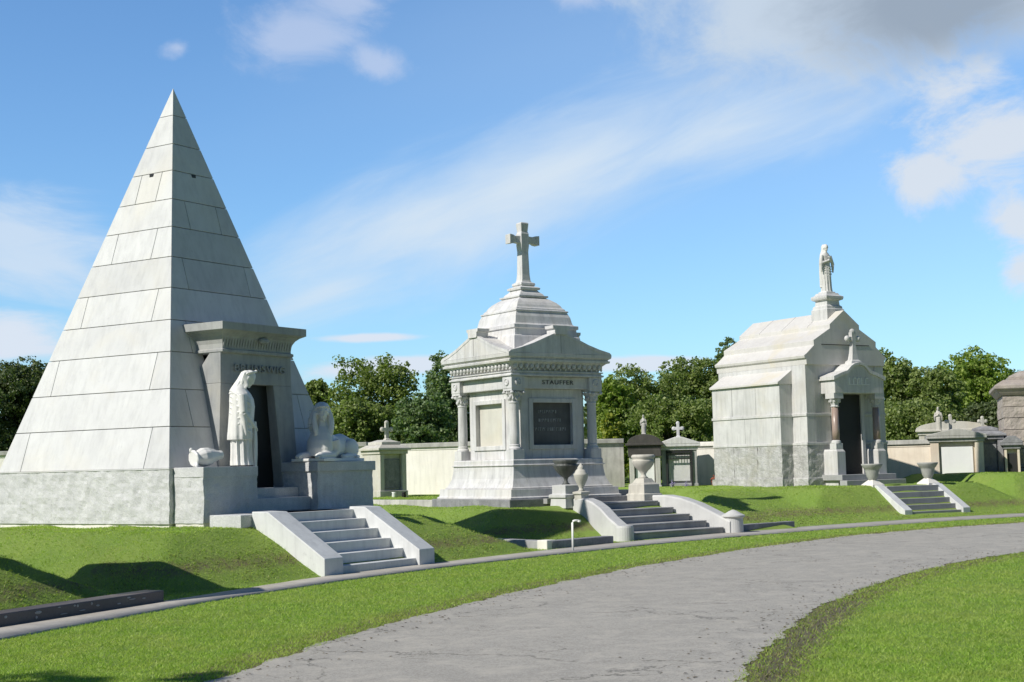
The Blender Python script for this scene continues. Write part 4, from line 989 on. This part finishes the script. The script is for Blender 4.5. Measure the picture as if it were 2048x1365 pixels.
# ------------------------------------------------------------------ trees
def tree(name,label,cat,x,y,H,Wd,mat,group=None,seed=1,n=9000,base=.18,leaf=.2,lobes=9,gap=0,tall=1.0):
    g=np.random.default_rng(seed); rd=random.Random(seed)
    z0=float(hgt(x,y)) if y<60 else .8
    t=thing(name,label,cat,(x,y,z0),0,group)
    H=H-z0
    # lobes of the crown
    L=[]
    for i in range(lobes):
        a=2*math.pi*i/lobes+g.uniform(-.4,.4); rr=Wd*.5*g.uniform(.25,.62); zc=H*(base+(1-base)*g.uniform(.2,.72))
        L.append((rr*math.cos(a),rr*math.sin(a),zc,Wd*g.uniform(.17,.27)*1.05,H*g.uniform(.13,.2)))
    for i in range(max(4,lobes//2)):
        L.append((Wd*g.uniform(-.3,.3),Wd*g.uniform(-.2,.2),H*g.uniform(.68,.84)*tall,Wd*g.uniform(.16,.26),H*.15))
    L.append((0,0,H*.5,Wd*.34,H*.28))
    for i in range(lobes//2):
        a=g.uniform(0,6.28); L.append((Wd*.4*math.cos(a),Wd*.4*math.sin(a),H*(base+.08),Wd*.2,H*.12))
    # clumps on lobe shells
    per=34; nc=n//per; li=g.integers(0,len(L),nc); LL=np.array(L)[li]
    d=g.normal(size=(nc,3)); d/=np.linalg.norm(d,axis=1)[:,None]; rad=g.uniform(.72,1.08,nc)[:,None]
    C=LL[:,:3]+d*np.c_[LL[:,3],LL[:,3],LL[:,4]]*rad
    C[:,2]=np.clip(C[:,2],H*base*.6,H)
    cr=g.uniform(.25,.62,nc)*Wd/6
    e=g.normal(size=(nc,per,3)); e/=np.linalg.norm(e,axis=2)[:,:,None]; e*=g.uniform(.35,1.0,(nc,per,1))
    P=(C[:,None,:]+e*cr[:,None,None]*np.array([1,1,.75])).reshape(-1,3); k=len(P)
    nrm=(e.reshape(-1,3)*.9+g.normal(size=(k,3))*.55+np.array([0,0,.35])); nrm/=np.linalg.norm(nrm,axis=1)[:,None]
    rv=g.normal(size=(k,3)); a=np.cross(nrm,rv); a/=np.linalg.norm(a,axis=1)[:,None]; b=np.cross(nrm,a)
    s=leaf*g.uniform(.55,1.25,k)[:,None]
    V=np.empty((k,4,3)); V[:,0]=P-a*s*.5; V[:,1]=P+b*s*.38; V[:,2]=P+a*s*.5; V[:,3]=P-b*s*.38
    np_mesh('crown',V.reshape(-1,3),np.arange(4*k).reshape(k,4),mat,t)
    m=MB(); th=H*base+H*.2; m.tube([(0,0,-.3),(rd.uniform(-.1,.1),0,th*.5),(0,rd.uniform(-.1,.1),th)],[Wd*.045,Wd*.034,Wd*.026],10)
    for (lx,ly,lz,_,_) in L[:lobes]:
        m.tube([(0,0,th*.9),(lx*.45,ly*.45,(th+lz)*.5),(lx*.9,ly*.9,lz)],[Wd*.022,Wd*.014,Wd*.006],7)
    m.build('trunk',M['bark'],t)
    return t
def pxh(px,D): return (px-1024)/2851*D
def top(py,px,D): return 1.7+((934.4-.022*(px-1024))-py)/2851*D
TR_=[ # px, top py, width px, D, mat, seed, leaf, label
 (-75,716,210,74,'leafDark',1,.22,'dark evergreen tree at the far left edge'),
 (40,712,150,76,'leafDark',2,.22,'dark evergreen tree just left of the pyramid'),
 (120,735,190,80,'leafDark',3,.24,'dark tree hidden mostly behind the pyramid base'),
 (618,742,90,74,'leafOlive',4,.2,'small olive tree behind the sphinx'),
 (738,706,190,70,'leafOlive',5,.2,'large olive-green rounded tree above the granite cross tomb'),
 (700,790,150,64,'leafOak',6,.2,'low dark oak under the olive-green tree'),
 (838,772,110,62,'leafBlue',7,.18,'bushy blue-green tree left of the ornate mausoleum'),
 (903,702,110,68,'leafBlue',8,.18,'tall pointed blue-green tree behind the ornate mausoleum'),
 (1000,748,130,70,'leafOak',9,.2,'oak hidden behind the ornate mausoleum'),
 (1222,740,95,68,'leafBright',10,.2,'fresh green tree right of the ornate mausoleum'),
 (1300,716,150,70,'leafOak',11,.19,'feathery oak above the blackened tomb'),
 (1390,706,150,72,'leafOak',12,.2,'broad oak left of the gabled mausoleum'),
 (1462,672,80,76,'leafBlue',13,.19,'tall oak peeping over the gabled mausoleum eave'),
 (1345,790,160,62,'leafOak',14,.18,'low dense oak above the white cross tomb'),
 (1560,735,150,76,'leafDark',15,.24,'dark tree hidden behind the gabled mausoleum'),
 (1680,745,150,76,'leafDark',16,.24,'dark tree behind the porch of the gabled mausoleum'),
 (1795,698,130,68,'leafOak',17,.2,'rounded oak right of the gabled mausoleum'),
 (1868,724,110,66,'leafOak',18,.2,'dense oak above the tan tomb'),
 (1942,682,150,70,'leafBright',19,.21,'tall bright green tree above the dark carved tomb'),
 (2045,722,150,72,'leafDark',20,.22,'dark tree behind the sandstone tomb'),
 (1830,800,180,60,'leafOak',21,.18,'low shadowy oak behind the tan tomb wall'),
 (1990,800,140,60,'leafDark',22,.18,'low dark tree left of the sandstone tomb'),
 (2150,715,170,74,'leafOak',23,.24,'oak beyond the right edge'),
 (800,800,120,76,'leafDark',24,.2,'dark tree between the olive tree and blue-green bushes'),
 (1260,800,130,80,'leafDark',25,.22,'dark tree low behind the concrete wall'),
]
for (px,py,w,D,mt,sd,lf,lab) in TR_:
    tree('tree',lab,'tree',pxh(px,D),D,top(py,px,D)*1.0,w/2851*D*1.12,M[mt],'trees behind the cemetery wall',sd,34000,.12,lf*.72,13,0,1.0)
tree('bush','yellow-green bush behind the grey concrete wall','bush',pxh(1216,56),56,top(826,1216,56),1.5,M['leafYellow'],None,31,3500,.1,.13,6)
tree('tree','small round tree beyond the left edge whose shadow touches the near verge','tree',-10.1,7.7,7.2,3.4,M['leafOak'],None,77,5000,.5,.16,7)
# distant wood closing the horizon behind the individual trees
def far_wood():
    g=np.random.default_rng(99); k=60000
    X=g.uniform(-75,85,k); Y=g.uniform(96,112,k); hh=4.6+.8*np.sin(X*.21+1)+.4*np.sin(X*.57)
    Z=.8+np.maximum(0,hh)*g.random(k)**.7
    n=g.normal(size=(k,3))+np.array([0,-.8,.5]); n/=np.linalg.norm(n,axis=1)[:,None]; rv=g.normal(size=(k,3)); a=np.cross(n,rv); a/=np.linalg.norm(a,axis=1)[:,None]; b=np.cross(n,a)
    s=g.uniform(.25,.5,k)[:,None]; P=np.c_[X,Y,Z]
    V=np.empty((k,4,3)); V[:,0]=P-a*s*.5; V[:,1]=P+b*s*.4; V[:,2]=P+a*s*.5; V[:,3]=P-b*s*.4
    o=np_mesh('wood',V.reshape(-1,3),np.arange(4*k).reshape(k,4),M['leafDark']); tag(o,'distant dark wood closing the view behind the trees','wood',kind='stuff')
far_wood()

# ------------------------------------------------------------------ light and sky
AZ=55.2; EL=39.5
d=Vector((math.sin(R(AZ))*math.cos(R(EL)), math.cos(R(AZ))*math.cos(R(EL)), -math.sin(R(EL))))
sl=bpy.data.lights.new('sun','SUN'); sl.energy=5.0; sl.angle=R(.53); sl.color=(1,.955,.88)
so=bpy.data.objects.new('sun',sl); COL.objects.link(so); so.rotation_euler=d.to_track_quat('-Z','Y').to_euler(); so.location=(-20,-10,30)
W=bpy.data.worlds.new('World'); sc.world=W; W.use_nodes=True; nt=W.node_tree; nt.nodes.clear()
out=N(nt,'ShaderNodeOutputWorld'); bg=N(nt,'ShaderNodeBackground'); nt.links.new(bg.outputs[0],out.inputs[0])
sky=N(nt,'ShaderNodeTexSky'); sky.sky_type='NISHITA'; sky.sun_disc=False; sky.sun_elevation=R(EL); sky.sun_rotation=math.atan2(-d.x,-d.y)
sky.altitude=10; sky.air_density=1.0; sky.dust_density=.6; sky.ozone_density=2.0
bg.inputs[1].default_value=.115
tc=N(nt,'ShaderNodeTexCoord').outputs['Generated']
sp=N(nt,'ShaderNodeSeparateXYZ'); nt.links.new(tc,sp.inputs[0])
def MA(op,a,b=None,c=None,clamp=False):
    n=N(nt,'ShaderNodeMath',operation=op); n.use_clamp=clamp
    for i,v in enumerate((a,b,c)):
        if v is None: continue
        if isinstance(v,(int,float)): n.inputs[i].default_value=v
        else: nt.links.new(v,n.inputs[i])
    return n.outputs[0]
# bearing and elevation tangents of the view direction, in world space
yy=MA('MAXIMUM',sp.outputs[1],.02); A=MA('DIVIDE',sp.outputs[0],yy); B=MA('DIVIDE',sp.outputs[2],yy)
front=MA('GREATER_THAN',sp.outputs[1],.05)
cv=N(nt,'ShaderNodeCombineXYZ'); nt.links.new(A,cv.inputs[0]); nt.links.new(B,cv.inputs[1]); cv=cv.outputs[0]
def noise_at(rot,scx,scy,detail=9,rough=.6,dist=.3,off=0):
    mp=N(nt,'ShaderNodeMapping'); mp.inputs['Rotation'].default_value=(0,0,rot); mp.inputs['Scale'].default_value=(scx,scy,1); mp.inputs['Location'].default_value=(off,off*.7,off)
    # rotate first, then stretch
    r=N(nt,'ShaderNodeVectorRotate',rotation_type='Z_AXIS'); r.inputs['Angle'].default_value=-rot; nt.links.new(cv,r.inputs['Vector'])
    mp.inputs['Rotation'].default_value=(0,0,0); nt.links.new(r.outputs[0],mp.inputs['Vector'])
    n=N(nt,'ShaderNodeTexNoise'); n.inputs['Scale'].default_value=1; n.inputs['Detail'].default_value=detail; n.inputs['Roughness'].default_value=rough; n.inputs['Distortion'].default_value=dist
    nt.links.new(mp.outputs[0],n.inputs['Vector']); return n.outputs['Fac']
def blob(cx,cy,rx,ry,rot=0):
    r=N(nt,'ShaderNodeVectorMath',operation='SUBTRACT'); nt.links.new(cv,r.inputs[0]); r.inputs[1].default_value=(cx,cy,0)
    q=N(nt,'ShaderNodeVectorRotate',rotation_type='Z_AXIS'); q.inputs['Angle'].default_value=-rot; nt.links.new(r.outputs[0],q.inputs['Vector'])
    s=N(nt,'ShaderNodeVectorMath',operation='MULTIPLY'); nt.links.new(q.outputs[0],s.inputs[0]); s.inputs[1].default_value=(1/rx,1/ry,0)
    l=N(nt,'ShaderNodeVectorMath',operation='LENGTH'); nt.links.new(s.outputs[0],l.inputs[0]); return MA('SUBTRACT',1,l.outputs['Value'])
def SS(x,a,b):
    m=N(nt,'ShaderNodeMapRange',interpolation_type='SMOOTHSTEP'); nt.links.new(x,m.inputs[0]); m.inputs[1].default_value=a; m.inputs[2].default_value=b; return m.outputs[0]
def cloud(blobs,nse,amp,lo,hi,gain):
    x=blobs[0]
    for b_ in blobs[1:]: x=MA('SMOOTH_MAX',x,b_,.3)
    x=MA('ADD',x,MA('MULTIPLY',MA('SUBTRACT',nse,.5),amp)); return MA('MULTIPLY',MA('MULTIPLY',SS(x,lo,hi),gain),front)
ci=noise_at(.36,6,26,9,.58,.45,1.7); cu=noise_at(0,12,17,13,.64,.5,3.1)
cirrus=cloud([blob(-.07,.17,.19,.05,.42),blob(.03,.2,.2,.055,.40),blob(.16,.235,.18,.035,.25),blob(-.13,.128,.13,.026,.35)],ci,1.5,-.15,1.2,.95)
left=cloud([blob(-.35,.15,.1,.03,-.25),blob(-.36,.175,.12,.03,-.1)],noise_at(-.2,7,34,10,.6,.6,5.2),1.7,-.1,.9,.75)
veil=cloud([blob(.12,.28,.35,.22,.2),blob(.3,.2,.3,.2,0)],noise_at(.3,3,9,6,.5,.2,12),.5,-.1,1.0,.2)
puffs=cloud([blob(-.15,.315,.06,.035,.2),blob(-.11,.34,.06,.03,.3),blob(.055,.335,.03,.018,0),blob(-.235,.305,.018,.01,0),blob(-.09,.29,.03,.015,-.4)],cu,2.6,.0,1.0,.6)
low=cloud([blob(-.36,.097,.06,.024,0),blob(-.08,.072,.09,.008,.05),blob(.09,.07,.06,.006,0),blob(-.1,.093,.05,.004,0)],noise_at(0,12,40,8,.6,.3,8),1.5,-.1,.55,.95)
cumw=cloud([blob(.34,.235,.07,.07,0),blob(.36,.17,.045,.045,0),blob(.36,.133,.025,.022,0),blob(.3,.2,.035,.03,0)],cu,2.6,.05,.75,.9)
cumg=cloud([blob(.27,.335,.2,.085,.1),blob(.19,.32,.12,.07,-.3),blob(.36,.345,.1,.08,0)],cu,1.5,-.05,.7,.95)
def mixc(f,a,b):
    m=N(nt,'ShaderNodeMix',data_type='RGBA'); nt.links.new(f,m.inputs[0])
    for s_,v in ((6,a),(7,b)):
        if isinstance(v,tuple): m.inputs[s_].default_value=v+(1,)
        else: nt.links.new(v,m.inputs[s_])
    return m.outputs[2]
K=8.7  # radiance of full white cloud before the 0.115 background strength
c=sky.outputs[0]
GR=N(nt,'ShaderNodeMix',data_type='RGBA',blend_type='MULTIPLY'); GR.inputs[0].default_value=1; nt.links.new(c,GR.inputs[6]); GR.inputs[7].default_value=(.88,1.22,1.5,1); c=GR.outputs[2]
for f,colr in ((veil,(.62,.8,1.0)),(cirrus,(.76,.88,1.0)),(left,(.76,.87,1.0)),(puffs,(.66,.75,.95)),(low,(.8,.88,1.0)),(cumw,(.8,.86,.94))):
    c=mixc(f,c,tuple(v*K*.9 for v in colr))
shade=SS(MA('ADD',blob(.31,.325,.13,.055,.1),MA('MULTIPLY',MA('SUBTRACT',cu,.5),.9)),-.1,.8)
gc=mixc(shade,tuple(v*K for v in (.58,.68,.8)),tuple(v*K for v in (.33,.4,.49)))
c=mixc(cumg,c,gc)
# dimming added to the sky behind and overhead to weaken fill on shaded fronts
deep=MA('MULTIPLY',SS(sp.outputs[1],-.05,.55),SS(sp.outputs[2],.85,.45)); dm=N(nt,'ShaderNodeMix',data_type='RGBA'); nt.links.new(deep,dm.inputs[0]); dm.inputs[6].default_value=(.24,.28,.34,1); dm.inputs[7].default_value=(1,1,1,1)
fm=N(nt,'ShaderNodeMix',data_type='RGBA',blend_type='MULTIPLY'); fm.inputs[0].default_value=1; nt.links.new(c,fm.inputs[6]); nt.links.new(dm.outputs[2],fm.inputs[7])
nt.links.new(fm.outputs[2],bg.inputs[0])

# ------------------------------------------------------------------ camera
cd=bpy.data.cameras.new('camera'); cd.sensor_width=36; cd.lens=2851/2048*36; cd.clip_end=6000; cd.clip_start=.1
co=bpy.data.objects.new('camera',cd); COL.objects.link(co); co.location=(0,0,1.7)
from mathutils import Matrix
co.rotation_euler=(Matrix.Rotation(R(90+5.051),3,'X')@Matrix.Rotation(R(-1.262),3,'Z')).to_euler()
sc.camera=co
sc.view_settings.view_transform='Standard'; sc.view_settings.look='None'; sc.view_settings.exposure=0; sc.view_settings.gamma=1
sc.cycles.use_denoising=True
